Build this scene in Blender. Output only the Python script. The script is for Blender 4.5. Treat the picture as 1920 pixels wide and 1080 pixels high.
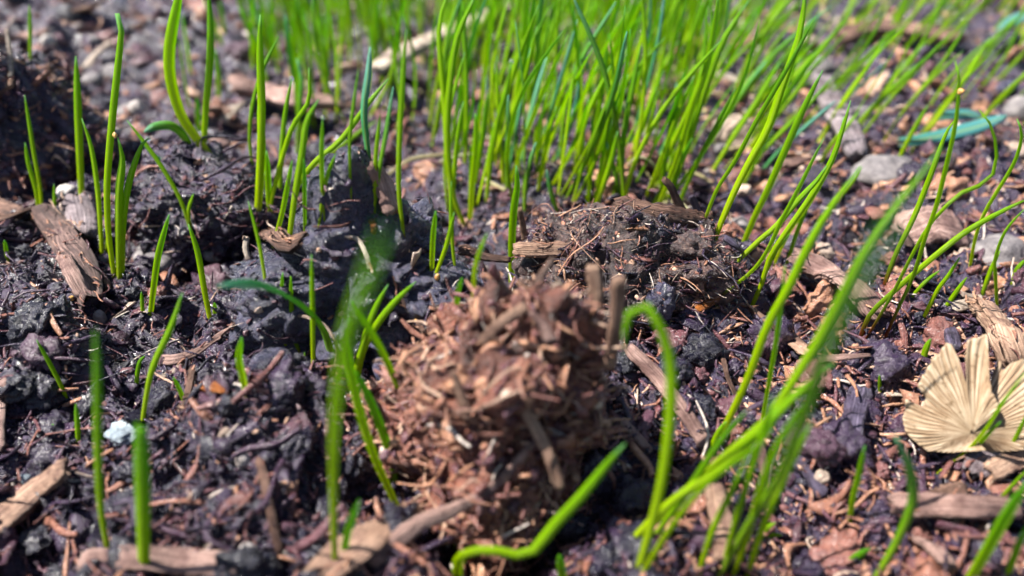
import bpy, bmesh, math, random
import numpy as np
from mathutils import Vector, Matrix
from mathutils.bvhtree import BVHTree
# One Blender unit is one centimetre: a macro view over a few hand-widths of compost.
for o in list(bpy.data.objects): bpy.data.objects.remove(o)
scene = bpy.context.scene
COL = scene.collection
scene.unit_settings.system = 'METRIC'; scene.unit_settings.scale_length = 0.01
# ------------------------------------------------------------------ camera
CAMH, PITCH, FPX = 5.6, math.radians(33.0), 28.0/36.0*1920.0
cam = bpy.data.cameras.new('camera'); camo = bpy.data.objects.new('camera', cam); COL.objects.link(camo)
cam.lens = 28; cam.sensor_width = 36; cam.clip_start = 0.05; cam.clip_end = 3000
camo.location = (0, 0, CAMH); camo.rotation_euler = (math.pi/2-PITCH, 0, 0)
cam.dof.use_dof = True; cam.dof.focus_distance = 9.1; cam.dof.aperture_fstop = 0.028/0.165
scene.camera = camo
# ------------------------------------------------------------------ world, sun, exposure
SUN_EL, SUN_AZ = math.radians(56), math.radians(-88)      # azimuth from +Y (away from camera), negative = left
w = bpy.data.worlds.new('World'); scene.world = w; w.use_nodes = True
nt = w.node_tree; nt.nodes.clear()
sky = nt.nodes.new('ShaderNodeTexSky'); sky.sky_type = 'NISHITA'; sky.sun_disc = False
sky.sun_elevation = SUN_EL; sky.sun_rotation = SUN_AZ
bg = nt.nodes.new('ShaderNodeBackground'); bg.inputs[1].default_value = 0.05
wo = nt.nodes.new('ShaderNodeOutputWorld')
nt.links.new(sky.outputs[0], bg.inputs[0]); nt.links.new(bg.outputs[0], wo.inputs[0])
sl = bpy.data.lights.new('sun', 'SUN'); sl.energy = 5.0; sl.angle = math.radians(0.6); sl.color = (1.0, 0.955, 0.88)
so = bpy.data.objects.new('sun', sl); COL.objects.link(so)
sdir = Vector((math.sin(SUN_AZ)*math.cos(SUN_EL), math.cos(SUN_AZ)*math.cos(SUN_EL), math.sin(SUN_EL)))
so.rotation_euler = sdir.to_track_quat('Z', 'Y').to_euler(); so.location = sdir*100
scene.view_settings.view_transform = 'Standard'; scene.view_settings.look = 'None'
scene.view_settings.gamma = 1; scene.view_settings.exposure = 1.60
scene.cycles.max_bounces = 7; scene.cycles.transmission_bounces = 5; scene.cycles.diffuse_bounces = 3

R = np.random.default_rng(7)
# ------------------------------------------------------------------ noise
_P = np.random.default_rng(3).permutation(256); _P = np.concatenate([_P, _P, _P])
_G = np.random.default_rng(4).normal(size=(256, 3)); _G /= np.linalg.norm(_G, axis=1)[:, None]
def perlin(p):
    p = np.asarray(p, dtype=np.float64); i = np.floor(p).astype(np.int64); f = p-i; i &= 255
    u = f*f*f*(f*(f*6-15)+10); out = 0
    for dx in (0, 1):
        wx = u[:, 0] if dx else 1-u[:, 0]
        for dy in (0, 1):
            wy = u[:, 1] if dy else 1-u[:, 1]
            for dz in (0, 1):
                wz = u[:, 2] if dz else 1-u[:, 2]
                g = _G[_P[_P[_P[(i[:, 0]+dx) & 255]+((i[:, 1]+dy) & 255)]+((i[:, 2]+dz) & 255)]]
                out = out+wx*wy*wz*(g[:, 0]*(f[:, 0]-dx)+g[:, 1]*(f[:, 1]-dy)+g[:, 2]*(f[:, 2]-dz))
    return out*1.5
def lumps(p, spec, seed=0.0):                    # rounded lumps with sharp creases between them
    s = 0
    for k, (fr, am) in enumerate(spec):
        s = s+am*np.abs(perlin(p*fr+seed+17.3*k))
    return s
# ------------------------------------------------------------------ pixels to rays
def ray(px, py):
    a, b = (px-960)/FPX, -(py-540)/FPX
    return Vector((a, math.cos(PITCH)+b*math.sin(PITCH), -math.sin(PITCH)+b*math.cos(PITCH)))
CAM = Vector((0, 0, CAMH))
def on_plane_y(px, py, Y): d = ray(px, py); return CAM+d*(Y/d.y)
def flat(px, py): d = ray(px, py); return CAM+d*(-CAMH/d.z)
def axis_depth(p): return p.y*math.cos(PITCH)+(CAMH-p.z)*math.sin(PITCH)
# ------------------------------------------------------------------ ground shape: px, py, radius cm, height cm
BUMPS = [(470, 830, 1.1, .55), (560, 760, .7, .25), (130, 560, 1.6, .35), (90, 700, 1.0, .15), (350, 470, .7, -.55), (200, 470, .6, -.15),
         (1000, 985, .55, -.75), (850, 1010, .35, -.5), (690, 930, .3, -.5), (350, 900, .22, -.35), (910, 470, .6, -.45), (640, 830, .5, .1), (1520, 990, .5, -.5), (1560, 930, .5, .2),
         (1300, 640, 1.2, .30), (1600, 640, 1.2, .1), (1440, 700, .4, -.25), (1500, 600, .5, -.4), (1790, 860, .7, -.2), (60, 1040, .5, -.4),
         (1300, 560, .6, .1), (1760, 640, .6, .05), (100, 60, 3, .8), (700, 330, .9, -.35), (760, 440, .5, -.35), (590, 400, .5, -.2), (480, 300, 1.4, -.3), (1180, 1000, .6, .25), (420, 1010, .6, .15),
         (1600, 420, 1.0, -.3), (1450, 380, .9, -.35), (1700, 130, 2.5, .6), (1260, 760, .5, .1), (560, 660, .5, -.2)]
BUMPS = [(flat(a, b).x, flat(a, b).y, r, h) for a, b, r, h in BUMPS]
def h_low(x, y):
    p = np.stack([x, y, np.zeros_like(x)], 1)
    z = .35*perlin(p*.22+5.1)+.22*perlin(p*.55+9.7)
    near = np.exp(-((x/14)**2+((y-8)/12)**2))
    z = z*(.4+.6*(1-near))
    for bx, by, r, h in BUMPS: z = z+h*np.exp(-((x-bx)**2+(y-by)**2)/(r*r))
    return z
def h_full(x, y):
    z0 = h_low(x, y)
    p = np.stack([x, y, z0*.8], 1)
    q = p+.25*np.stack([perlin(p*1.3+3), perlin(p*1.3+31), perlin(p*1.3+77)], 1)
    return z0+lumps(q, [(.8, .62), (1.9, .32), (4.2, .16), (9, .08), (21, .032)])-.34
# ------------------------------------------------------------------ mesh helpers
def new_mesh(name, V, F, mat, parent=None, smooth=True, attrs=None, uv=None, quad=None):
    me = bpy.data.meshes.new(name)
    V = np.ascontiguousarray(V, dtype=np.float32)
    if isinstance(F, np.ndarray):
        n, k = F.shape
        me.vertices.add(len(V)); me.vertices.foreach_set('co', V.ravel())
        me.loops.add(n*k); me.loops.foreach_set('vertex_index', np.ascontiguousarray(F, dtype=np.int32).ravel())
        me.polygons.add(n); me.polygons.foreach_set('loop_start', np.arange(0, n*k, k, dtype=np.int32))
        me.update(calc_edges=True)
    else:
        me.from_pydata([tuple(v) for v in V], [], F); me.update()
    if smooth: me.polygons.foreach_set('use_smooth', np.ones(len(me.polygons), dtype=bool))
    if attrs:
        for an, av in attrs.items():
            a = me.attributes.new(an, 'FLOAT', 'POINT'); a.data.foreach_set('value', np.ascontiguousarray(av, dtype=np.float32))
    if uv is not None:
        ul = me.uv_layers.new(name='UVMap'); li = np.empty(len(me.loops), dtype=np.int32); me.loops.foreach_get('vertex_index', li)
        ul.data.foreach_set('uv', np.ascontiguousarray(np.asarray(uv, dtype=np.float32)[li]).ravel())
    if mat: me.materials.append(mat)
    o = bpy.data.objects.new(name, me); COL.objects.link(o)
    if parent: o.parent = parent
    return o
def tag(o, label=None, cat=None, group=None, kind=None):
    if label: o['label'] = label
    if cat: o['category'] = cat
    if group: o['group'] = group
    if kind: o['kind'] = kind
    return o
def localise(V, base): return np.asarray(V)-np.array(base)
# ------------------------------------------------------------------ materials
class NM:
    def __init__(s, name):
        s.m = bpy.data.materials.new(name); s.m.use_nodes = True; s.t = s.m.node_tree; s.t.nodes.clear()
        s.out = s.n('ShaderNodeOutputMaterial')
    def n(s, typ, **k):
        x = s.t.nodes.new(typ)
        for a, b in k.items(): setattr(x, a, b)
        return x
    def l(s, a, b): s.t.links.new(a, b)
    def noise(s, vec, scale, detail=3, rough=.55, dist=0):
        x = s.n('ShaderNodeTexNoise'); x.inputs['Scale'].default_value = scale; x.inputs['Detail'].default_value = detail
        x.inputs['Roughness'].default_value = rough; x.inputs['Distortion'].default_value = dist
        if vec is not None: s.l(vec, x.inputs['Vector'])
        return x.outputs['Fac']
    def ramp(s, fac, stops, interp='LINEAR'):
        x = s.n('ShaderNodeValToRGB'); e = x.color_ramp; e.interpolation = interp
        while len(e.elements) < len(stops): e.elements.new(.5)
        for el, (p, c) in zip(e.elements, stops):
            el.position = p; el.color = tuple(c)+(1,) if len(c) == 3 else c
        s.l(fac, x.inputs[0]); return x.outputs[0]
    def mix(s, fac, a, b, mode='MIX'):
        x = s.n('ShaderNodeMix', data_type='RGBA', blend_type=mode)
        for v, i in ((fac, 0), (a, 6), (b, 7)):
            if hasattr(v, 'links') or hasattr(v, 'is_linked'): s.l(v, x.inputs[i])
            elif i == 0: x.inputs[0].default_value = v
            else: x.inputs[i].default_value = tuple(v)+(1,)
        return x.outputs[2]
    def math(s, op, a, b=0.0):
        x = s.n('ShaderNodeMath', operation=op)
        for i, v in enumerate((a, b)):
            if hasattr(v, 'is_linked'): s.l(v, x.inputs[i])
            else: x.inputs[i].default_value = v
        return x.outputs[0]
    def bump(s, h, dist, strength=1.0, normal=None):
        x = s.n('ShaderNodeBump'); x.inputs['Distance'].default_value = dist; x.inputs['Strength'].default_value = strength
        s.l(h, x.inputs['Height'])
        if normal is not None: s.l(normal, x.inputs['Normal'])
        return x.outputs[0]
    def principled(s, col, rough, normal=None, spec=.5, sss=None, coat=0, cn=None):
        b = s.n('ShaderNodeBsdfPrincipled')
        for v, nme in ((col, 'Base Color'), (rough, 'Roughness')):
            if hasattr(v, 'is_linked'): s.l(v, b.inputs[nme])
            else: b.inputs[nme].default_value = v if nme == 'Roughness' else tuple(v)+(1,)
        b.inputs['Specular IOR Level'].default_value = spec
        if normal is not None: s.l(normal, b.inputs['Normal'])
        if sss: b.inputs['Subsurface Weight'].default_value = sss; b.inputs['Subsurface Radius'].default_value = (.1, .07, .04); b.inputs['Subsurface Scale'].default_value = .5
        if coat:
            b.inputs['Coat Weight'].default_value = coat; b.inputs['Coat Roughness'].default_value = .12
            if cn is not None: s.l(cn, b.inputs['Coat Normal'])
        s.l(b.outputs[0], s.out.inputs[0]); return b
def coords(m, kind='Object', scale=(1, 1, 1)):
    t = m.n('ShaderNodeTexCoord'); mp = m.n('ShaderNodeMapping'); mp.inputs['Scale'].default_value = scale
    m.l(t.outputs[kind], mp.inputs[0]); return mp.outputs[0]
def geo_pos(m): return m.n('ShaderNodeNewGeometry').outputs['Position']
def mat_soil(name, dark, mid, light, fleck, wet=.5, lightness=.5):
    m = NM(name); p = geo_pos(m)
    big = m.noise(p, .7, 4, .6); med = m.noise(p, 6.5, 6, .65, .4); fine = m.noise(p, 22, 5, .7, .3)
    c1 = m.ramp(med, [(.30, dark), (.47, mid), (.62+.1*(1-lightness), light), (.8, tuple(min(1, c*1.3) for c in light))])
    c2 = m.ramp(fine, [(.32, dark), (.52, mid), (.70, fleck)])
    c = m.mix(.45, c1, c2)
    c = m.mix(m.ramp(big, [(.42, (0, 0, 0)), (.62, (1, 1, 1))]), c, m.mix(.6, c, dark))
    r = m.ramp(m.noise(p, 2.2, 5, .7), [(.38, (.52-.32*wet,)*3), (.62, (.80-.30*wet,)*3)])
    v = m.n('ShaderNodeTexVoronoi'); v.inputs['Scale'].default_value = 14; m.l(p, v.inputs['Vector'])
    n1 = m.bump(v.outputs['Distance'], .035, .5)
    n2 = m.bump(fine, .06, .9, n1); n3 = m.bump(m.noise(p, 70, 4, .7), .012, .8, n2)
    m.principled(c, r, n3, .6, None, .45*wet, n2); return m.m
M = {}
M['soil'] = mat_soil('compost_soil', (.002, .002, .010), (.016, .010, .042), (.10, .056, .130), (.36, .22, .20), 1.0)  # blue-purple tones paint the sky's reflection on wet soil into the colour
M['soil_black'] = mat_soil('wet_black_compost', (.003, .004, .012), (.022, .024, .062), (.11, .095, .19), (.30, .20, .21), 1.0, .3)  # bluish mid and light tones carry the wet sheen as painted colour
M['soil_brown'] = mat_soil('fibrous_brown_compost', (.012, .003, .002), (.17, .045, .026), (.48, .165, .10), (.74, .34, .20), .9, .8)
M['soil_dark_brown'] = mat_soil('dark_brown_compost', (.005, .003, .005), (.040, .020, .022), (.20, .105, .085), (.46, .28, .20), .8)
def mat_bits(name):
    m = NM(name); a = m.n('ShaderNodeAttribute', attribute_name='rnd').outputs['Fac']; p = geo_pos(m)
    c = m.ramp(a, [(0, (.004, .005, .015)), (.2, (.010, .007, .024)), (.38, (.044, .023, .058)), (.55, (.16, .060, .070)),
                   (.70, (.34, .145, .095)), (.82, (.52, .27, .155)), (.93, (.64, .43, .30)), (1, (.78, .68, .58))])
    c = m.mix(m.ramp(m.noise(p, 16, 4, .7), [(.35, (.0,)*3), (.65, (.75,)*3)]), c, m.mix(1, c, (.35, .30, .36), 'MULTIPLY'))
    r = m.ramp(m.noise(p, 12, 3), [(.35, (.16,)*3), (.7, (.5,)*3)])
    m.principled(c, r, m.bump(m.noise(p, 55, 4, .7), .016, .9, m.bump(m.noise(p, 15, 5, .7), .06, .8)), .5, None, .22, m.bump(m.noise(p, 20, 3), .03, .8)); return m.m
M['bits'] = mat_bits('compost_bits')
def mat_wood(name, c_dark, c_mid, c_light, rough=.6, grain=1.0, spot=None):
    m = NM(name); uv = coords(m, 'UV', (1, 1, 1))
    sep = m.n('ShaderNodeMapping'); m.l(uv, sep.inputs[0]); sep.inputs['Scale'].default_value = (1.2, 22, 1)
    g = m.noise(sep.outputs[0], 1.6, 6, .65, .25)
    rnd = m.n('ShaderNodeObjectInfo').outputs['Random']
    c = m.ramp(g, [(.30, c_dark), (.48, c_mid), (.68, c_light)])
    patch = m.noise(geo_pos(m), 3.0, 5, .65)
    c = m.mix(m.ramp(patch, [(.42, (0,)*3), (.62, (.8,)*3)]), c, m.mix(1, c, spot or (.42, .36, .40), 'MULTIPLY'))
    c = m.mix(m.math('MULTIPLY', rnd, .5), c, m.mix(1, c, (.72, .62, .60), 'MULTIPLY'))
    n1 = m.bump(g, .05*grain, .8); n2 = m.bump(m.noise(geo_pos(m), 45, 4, .7), .012, .7, n1)
    m.principled(c, m.ramp(g, [(.3, (rough-.12,)*3), (.7, (rough+.12,)*3)]), n2, .4); return m.m
_W = mat_wood
def mat_wood(n, a, b, c, rough=.6, grain=1.0, spot=None): return _W(n, tuple(v*.6 for v in a), b, tuple(min(.85, v*1.1) for v in c), rough, 2.0, spot or (.26, .19, .20))
M['wood_tan'] = mat_wood('tan_wood', (.19, .105, .07), (.42, .26, .18), (.62, .43, .31))
M['wood_brown'] = mat_wood('brown_bark', (.045, .024, .018), (.16, .088, .064), (.36, .22, .155))
M['wood_dark'] = mat_wood('dark_frayed_bark', (.03, .018, .016), (.12, .07, .062), (.36, .235, .20))
M['wood_pink'] = mat_wood('pinkish_wood', (.17, .10, .085), (.36, .225, .19), (.58, .41, .36))
M['wood_grey'] = mat_wood('weathered_grey_wood', (.08, .07, .085), (.24, .20, .22), (.46, .40, .42))
M['wood_purple'] = mat_wood('wet_purple_grey_twig', (.02, .017, .035), (.085, .07, .12), (.22, .185, .27), .42)
M['wood_orange'] = mat_wood('orange_brown_husk', (.13, .035, .008), (.38, .115, .018), (.60, .25, .06), .35)
M['wood_cream'] = mat_wood('pale_dry_shred', (.33, .26, .18), (.60, .50, .40), (.78, .70, .60))
def mat_stone(name, a, b, c_, rough=.7, sc=5):
    m = NM(name); p = geo_pos(m)
    c = m.ramp(m.noise(p, sc, 7, .7, .3), [(.3, a), (.5, b), (.7, c_)])
    v = m.n('ShaderNodeTexVoronoi'); v.inputs['Scale'].default_value = sc*4; m.l(p, v.inputs['Vector'])
    c = m.mix(m.ramp(v.outputs['Distance'], [(.0, (.5,)*3), (.25, (0,)*3)]), c, a)
    m.principled(c, rough, m.bump(m.noise(p, sc*5, 6, .7), .03, .9), .4); return m.m
M['stone_grey'] = mat_stone('grey_gravel_stone', (.05, .045, .05), (.15, .135, .14), (.30, .27, .26))
M['stone_tan'] = mat_stone('pale_tan_stone', (.12, .08, .06), (.28, .21, .17), (.48, .38, .31))
M['perlite'] = mat_stone('white_perlite', (.16, .12, .11), (.42, .38, .36), (.68, .64, .60), .6, 5)
M['ice'] = mat_stone('pale_blue_white_mineral', (.08, .10, .13), (.24, .29, .33), (.44, .50, .54), .35, 6)
def mat_blade(name, stops, trans_mul=(1.7, 1.55, .5), rough=.33, tmix=.58):
    m = NM(name); t = m.n('ShaderNodeTexCoord'); sx = m.n('ShaderNodeSeparateXYZ'); m.l(t.outputs['UV'], sx.inputs[0])
    c = m.ramp(sx.outputs['Y'], stops)
    mp = m.n('ShaderNodeMapping'); m.l(t.outputs['UV'], mp.inputs[0]); mp.inputs['Scale'].default_value = (9, 1.5, 1)
    ln = m.noise(mp.outputs[0], 1.5, 3)
    c = m.mix(m.ramp(ln, [(.35, (0,)*3), (.65, (.5,)*3)]), c, m.mix(1, c, (.62, .74, .8), 'MULTIPLY'))
    c = m.mix(m.ramp(sx.outputs['X'], [(.38, (0,)*3), (.5, (.45,)*3), (.62, (0,)*3)]), c, (.55, .62, .10))      # midrib
    st = m.math('MULTIPLY', m.ramp(sx.outputs['Y'], [(.0, (1,)*3), (.09, (0,)*3)]), m.ramp(m.noise(geo_pos(m), 18, 3), [(.45, (0,)*3), (.55, (1,)*3)]))
    c = m.mix(st, c, (.16, .09, .05))                                                                        # soil splashed on the foot
    rnd = m.n('ShaderNodeObjectInfo').outputs['Random']
    c = m.mix(m.math('MULTIPLY', rnd, .7), c, m.mix(1, c, (.55, .72, .9), 'MULTIPLY'))
    b = m.principled(c, rough, m.bump(ln, .02, .8), .28)
    tr = m.n('ShaderNodeBsdfTranslucent'); m.l(m.mix(1, c, trans_mul, 'MULTIPLY'), tr.inputs[0])
    ms = m.n('ShaderNodeMixShader'); ms.inputs[0].default_value = tmix
    m.l(b.outputs[0], ms.inputs[1]); m.l(tr.outputs[0], ms.inputs[2]); m.l(ms.outputs[0], m.out.inputs[0]); return m.m
G0, G1, G2 = (.50, .60, .002), (.40, .58, .0), (.28, .54, .002)
M['blade'] = mat_blade('lime_green_blade', [(0, (.42, .50, .08)), (.10, G0), (.5, G1), (.93, G2), (.985, (.22, .50, .16))])
M['blade_dark'] = mat_blade('mid_green_blade', [(0, (.48, .54, .02)), (.15, (.36, .52, .0)), (.6, (.25, .48, .0)), (1, (.16, .44, .02))])
M['blade_red'] = mat_blade('red_based_blade', [(0, (.20, .03, .02)), (.09, (.24, .06, .015)), (.2, (.22, .36, .012)), (.5, G1), (1, G2)])
M['blade_teal'] = mat_blade('blue_green_blade', [(0, (.12, .38, .10)), (.35, (.08, .38, .12)), (1, (.22, .55, .45))], (1.1, 1.2, 1.1), .3, .35)
M['blade_teal_tip'] = mat_blade('teal_tipped_blade', [(0, (.30, .46, .006)), (.5, (.20, .44, .006)), (.80, (.12, .42, .06)), (1, (.20, .55, .36))], (1.3, 1.3, 1.1), .3, .4)
M['blade_pale_tip'] = mat_blade('pale_tipped_blade', [(0, (.32, .50, .0)), (.45, (.22, .50, .02)), (.7, (.16, .50, .14)), (1, (.34, .66, .48))], (1.3, 1.3, 1.1), .3, .4)
M['blade_teal_leaf'] = mat_blade('dull_blue_green_leaf', [(0, (.08, .26, .17)), (.5, (.10, .32, .27)), (1, (.14, .38, .34))], (1.0, 1.1, 1.0), .4, .3)
M['straw'] = mat_blade('dry_straw', [(0, (.34, .24, .12)), (.5, (.52, .42, .22)), (1, (.40, .28, .14))], (1, 1, .9), .6, .25)
M['root'] = mat_wood('pale_rootlet', (.25, .17, .13), (.50, .38, .30), (.70, .60, .50))
m_ = NM('amber_grain'); m_.principled(m_.ramp(m_.noise(geo_pos(m_), 30), [(.4, (.30, .14, .04)), (.6, (.66, .40, .12))]), .4); M['amber'] = m_.m
m_ = NM('dew_drop'); b_ = m_.principled((.95, 1, .97), .03, None, .5); b_.inputs['Transmission Weight'].default_value = .9; b_.inputs['IOR'].default_value = 1.33; M['dew'] = m_.m
m_ = NM('moss'); m_.principled(m_.ramp(m_.noise(geo_pos(m_), 12), [(.35, (.12, .12, .02)), (.65, (.42, .42, .10))]), .7); M['moss'] = m_.m

# ------------------------------------------------------------------ ground sheet
def axis_pts(lo, hi, d0, grow, mid):
    r = [0.0]; d = d0
    while mid+r[-1] < hi: r.append(r[-1]+d); d *= grow
    l = [0.0]; d = d0
    while mid-l[-1] > lo: l.append(l[-1]+d); d *= grow
    return np.array([mid-v for v in l[:0:-1]]+[mid+v for v in r])
GX = axis_pts(-160, 160, .0150, 1.0047, 0.0); GY = axis_pts(-60, 260, .0135, 1.0058, 5.2)
XX, YY = np.meshgrid(GX, GY); ZZ = h_full(XX.ravel(), YY.ravel())
V = np.stack([XX.ravel(), YY.ravel(), ZZ], 1)
nx, ny = len(GX), len(GY); print('ground', nx, ny)
I = np.arange(nx*ny).reshape(ny, nx)
F = np.stack([I[:-1, :-1], I[:-1, 1:], I[1:, 1:], I[1:, :-1]], -1).reshape(-1, 4)
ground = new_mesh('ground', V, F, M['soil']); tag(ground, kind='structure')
ZG = ZZ.reshape(ny, nx)
def ground_z(x, y):
    x = np.atleast_1d(x); y = np.atleast_1d(y)
    i = np.clip(np.searchsorted(GX, x)-1, 0, nx-2); j = np.clip(np.searchsorted(GY, y)-1, 0, ny-2)
    fx = (x-GX[i])/(GX[i+1]-GX[i]); fy = (y-GY[j])/(GY[j+1]-GY[j])
    return ZG[j, i]*(1-fx)*(1-fy)+ZG[j, i+1]*fx*(1-fy)+ZG[j+1, i]*(1-fx)*fy+ZG[j+1, i+1]*fx*fy
def gz(x, y): return float(ground_z(x, y)[0])
gi = np.where(np.abs(GX) < 40)[0][::3]; gj = np.where((GY > 1) & (GY < 60))[0][::3]
sub = V.reshape(ny, nx, 3)[np.ix_(gj, gi)]; a, b = len(gj), len(gi); J = np.arange(a*b).reshape(a, b)
SF = np.stack([J[:-1, :-1], J[:-1, 1:], J[1:, 1:], J[1:, :-1]], -1).reshape(-1, 4)
bvh_ground = BVHTree.FromPolygons(sub.reshape(-1, 3).tolist(), SF.tolist())
BVHS = [bvh_ground]
def hit(px, py, ground_only=False):
    d = ray(px, py).normalized(); best = None
    for b in (BVHS[:1] if ground_only else BVHS):
        p, n, i, dist = b.ray_cast(CAM, d)
        if p is not None and (best is None or dist < best[2]): best = (p, n, dist)
    if best is None: return flat(px, py), Vector((0, 0, 1))
    n = best[1]
    if n.dot(d) > 0: n = -n
    return best[0], n
# ------------------------------------------------------------------ templates for scattered bits
def ico(sub):
    bm = bmesh.new(); bmesh.ops.create_icosphere(bm, subdivisions=sub, radius=1)
    v = np.array([x.co[:] for x in bm.verts]); f = np.array([[x.index for x in q.verts] for q in bm.faces]); bm.free(); return v, f
ICO = {k: ico(k) for k in (2, 3, 4)}
def crumb_template(k, seed, amp=.5):
    v, f = ICO[k]; n = 1+amp*perlin(v*1.3+seed)+amp*.9*np.abs(perlin(v*2.9+seed*3)); v = v*n[:, None]
    q = np.random.default_rng(int(seed)).normal(size=(5, 3)); q /= np.linalg.norm(q, axis=1)[:, None]
    for d in q: e = v@d-.55; v = v-np.maximum(e, 0)[:, None]*d*.9       # chipped facets
    return v, f
CR = [crumb_template(2, 11*i+3) for i in range(10)]; 
def lump_template(seed):
    v, f = ICO[4]; n = .85+.3*perlin(v*1.1+seed)+lumps(v+.2*perlin(v*2+seed)[:, None], [(1.6, .55), (3.6, .32), (8, .14)], seed); return v*n[:, None], f
CR3 = [lump_template(7*i+1) for i in range(10)]
def fibre_template(seed, ns=7, nr=5):             # unit length along x, unit radius in y,z
    r = np.random.default_rng(seed); t = np.linspace(0, 1, ns+1); bend = r.normal(0, 1, 4)
    cy = .10*bend[0]*np.sin(t*3.1)+.05*bend[1]*np.sin(t*6+1); cz = .08*bend[2]*np.sin(t*3.1)+.03*bend[3]*np.sin(t*7)
    rad = (.55+.45*np.sin(np.clip(t*.9+.05, 0, 1)*math.pi))*r.uniform(.7, 1.2, ns+1)
    a = np.arange(nr)/nr*2*math.pi
    c = np.stack([np.repeat(t-.5, nr), np.repeat(cy, nr), np.repeat(cz, nr)], 1)
    o = np.stack([np.zeros((ns+1)*nr), (rad[:, None]*np.cos(a)).ravel(), (rad[:, None]*np.sin(a)*.6).ravel()], 1)
    q = np.arange((ns+1)*nr).reshape(ns+1, nr)
    f = np.stack([q[:-1], np.roll(q, -1, 1)[:-1], np.roll(q, -1, 1)[1:], q[1:]], -1).reshape(-1, 4)
    return c, o, f
FI = [fibre_template(i) for i in range(24)]
def flake_template(seed):
    r = np.random.default_rng(seed); n = 7; a = np.sort(r.uniform(0, 2*math.pi, n)); rr = r.uniform(.6, 1.1, n)
    p = np.stack([np.cos(a)*rr, np.sin(a)*rr], 1); bend = r.normal(0, .25, 2)
    top = np.stack([p[:, 0], p[:, 1], bend[0]*p[:, 0]**2+bend[1]*p[:, 1]], 1)
    v = np.concatenate([top+[0, 0, .09], top*[.93, .93, 1]-[0, 0, .09], [[0, 0, .11+.2*r.normal()*.4]], [[0, 0, -.11]]])
    f = []
    for i in range(n):
        j = (i+1) % n; f += [[i, j, 2*n], [n+j, n+i, 2*n+1], [i, n+i, n+j], [i, n+j, j]]
    return v, np.array(f)
FL = [flake_template(i+50) for i in range(20)]
def rotmats(nrm, yaw, tilt):
    n = nrm+R.normal(0, 1, nrm.shape)*tilt; n /= np.linalg.norm(n, axis=1)[:, None]
    h = np.stack([np.cos(yaw), np.sin(yaw), np.zeros_like(yaw)], 1)+.001*R.normal(size=nrm.shape)
    x = h-n*(h*n).sum(1)[:, None]; x /= np.linalg.norm(x, axis=1)[:, None]+1e-9
    return np.stack([x, np.cross(n, x), n], 2)       # columns
def normals_at(x, y, e=.06):
    dx = (ground_z(x+e, y)-ground_z(x-e, y))/(2*e); dy = (ground_z(x, y+e)-ground_z(x, y-e))/(2*e)
    n = np.stack([-dx, -dy, np.ones_like(dx)], 1); return n/np.linalg.norm(n, axis=1)[:, None]
def scatter(kind, P, N, size, rnd, tilt=.35, aspect=None):
    """returns V, F, rnd arrays for many bits; kind crumb / lump / flake / fibre"""
    n = len(P); yaw = R.uniform(0, 2*math.pi, n); RM = rotmats(N, yaw, tilt); VV, FF, AA = [], [], []; base = 0
    T = {'crumb': CR, 'lump': CR3, 'flake': FL, 'fibre': FI}[kind]; pick = R.integers(0, len(T), n)
    for k in range(len(T)):
        ix = np.where(pick == k)[0]
        if not len(ix): continue
        s = size[ix]
        if kind == 'fibre':
            c, o, f = T[k]; th = aspect[ix]
            loc = c[None]*s[:, None, None]+o[None]*th[:, None, None]
        else:
            v, f = T[k]; sc = R.uniform(.6, 1.25, (len(ix), 1, 3))*s[:, None, None]
            if kind == 'flake': sc = sc*np.array([1.5, .75, 1.0])
            loc = v[None]*sc
        wv = np.einsum('nij,nkj->nki', RM[ix], loc)+P[ix][:, None, :]
        nv = wv.shape[1]; VV.append(wv.reshape(-1, 3))
        ff = (f[None]+(np.arange(len(ix))*nv)[:, None, None]+base).reshape(-1, f.shape[1]); FF.append(ff)
        AA.append(np.repeat(rnd[ix], nv)); base += len(ix)*nv
    return np.concatenate(VV), np.concatenate(FF), np.concatenate(AA)
def ground_points(n, lo=-260, hi=2180, top=-120, bot=1250, power=1.0):
    px = R.uniform(lo, hi, n); py = top+(bot-top)*R.uniform(0, 1, n)**power
    a = (px-960)/FPX; b = -(py-540)/FPX
    d = np.stack([a, math.cos(PITCH)+b*math.sin(PITCH), -math.sin(PITCH)+b*math.cos(PITCH)], 1)
    t = -CAMH/np.minimum(d[:, 2], -.1); x, y = d[:, 0]*t, d[:, 1]*t
    return np.stack([x, y, ground_z(x, y)], 1)
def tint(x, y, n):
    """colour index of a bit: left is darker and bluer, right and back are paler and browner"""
    warm = 1/(1+np.exp(-(x-.3)/1.6)); back = 1/(1+np.exp(-(y-11)/1.8))  # blue on the left: sky reflection put into the bits' colour
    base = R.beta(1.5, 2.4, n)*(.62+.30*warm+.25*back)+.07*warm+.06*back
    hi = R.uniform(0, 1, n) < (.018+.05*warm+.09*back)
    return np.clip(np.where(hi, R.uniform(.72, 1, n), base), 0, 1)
def bits_object(name, label, sets, parent=None):
    by = {}
    for V_, F_, A_ in sets: by.setdefault(F_.shape[1], []).append((V_, F_, A_))
    objs = []
    Vs, Fs, As, off = [], [], [], 0
    for k, L in by.items():
        for V_, F_, A_ in L:
            if k == 3: F4 = F_
            else: F4 = np.concatenate([F_[:, [0, 1, 2]], F_[:, [0, 2, 3]]])
            Vs.append(V_); Fs.append(F4+off); As.append(A_); off += len(V_)
    o = new_mesh(name, np.concatenate(Vs), np.concatenate(Fs), M['bits'], parent, attrs={'rnd': np.concatenate(As)})
    return o
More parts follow.
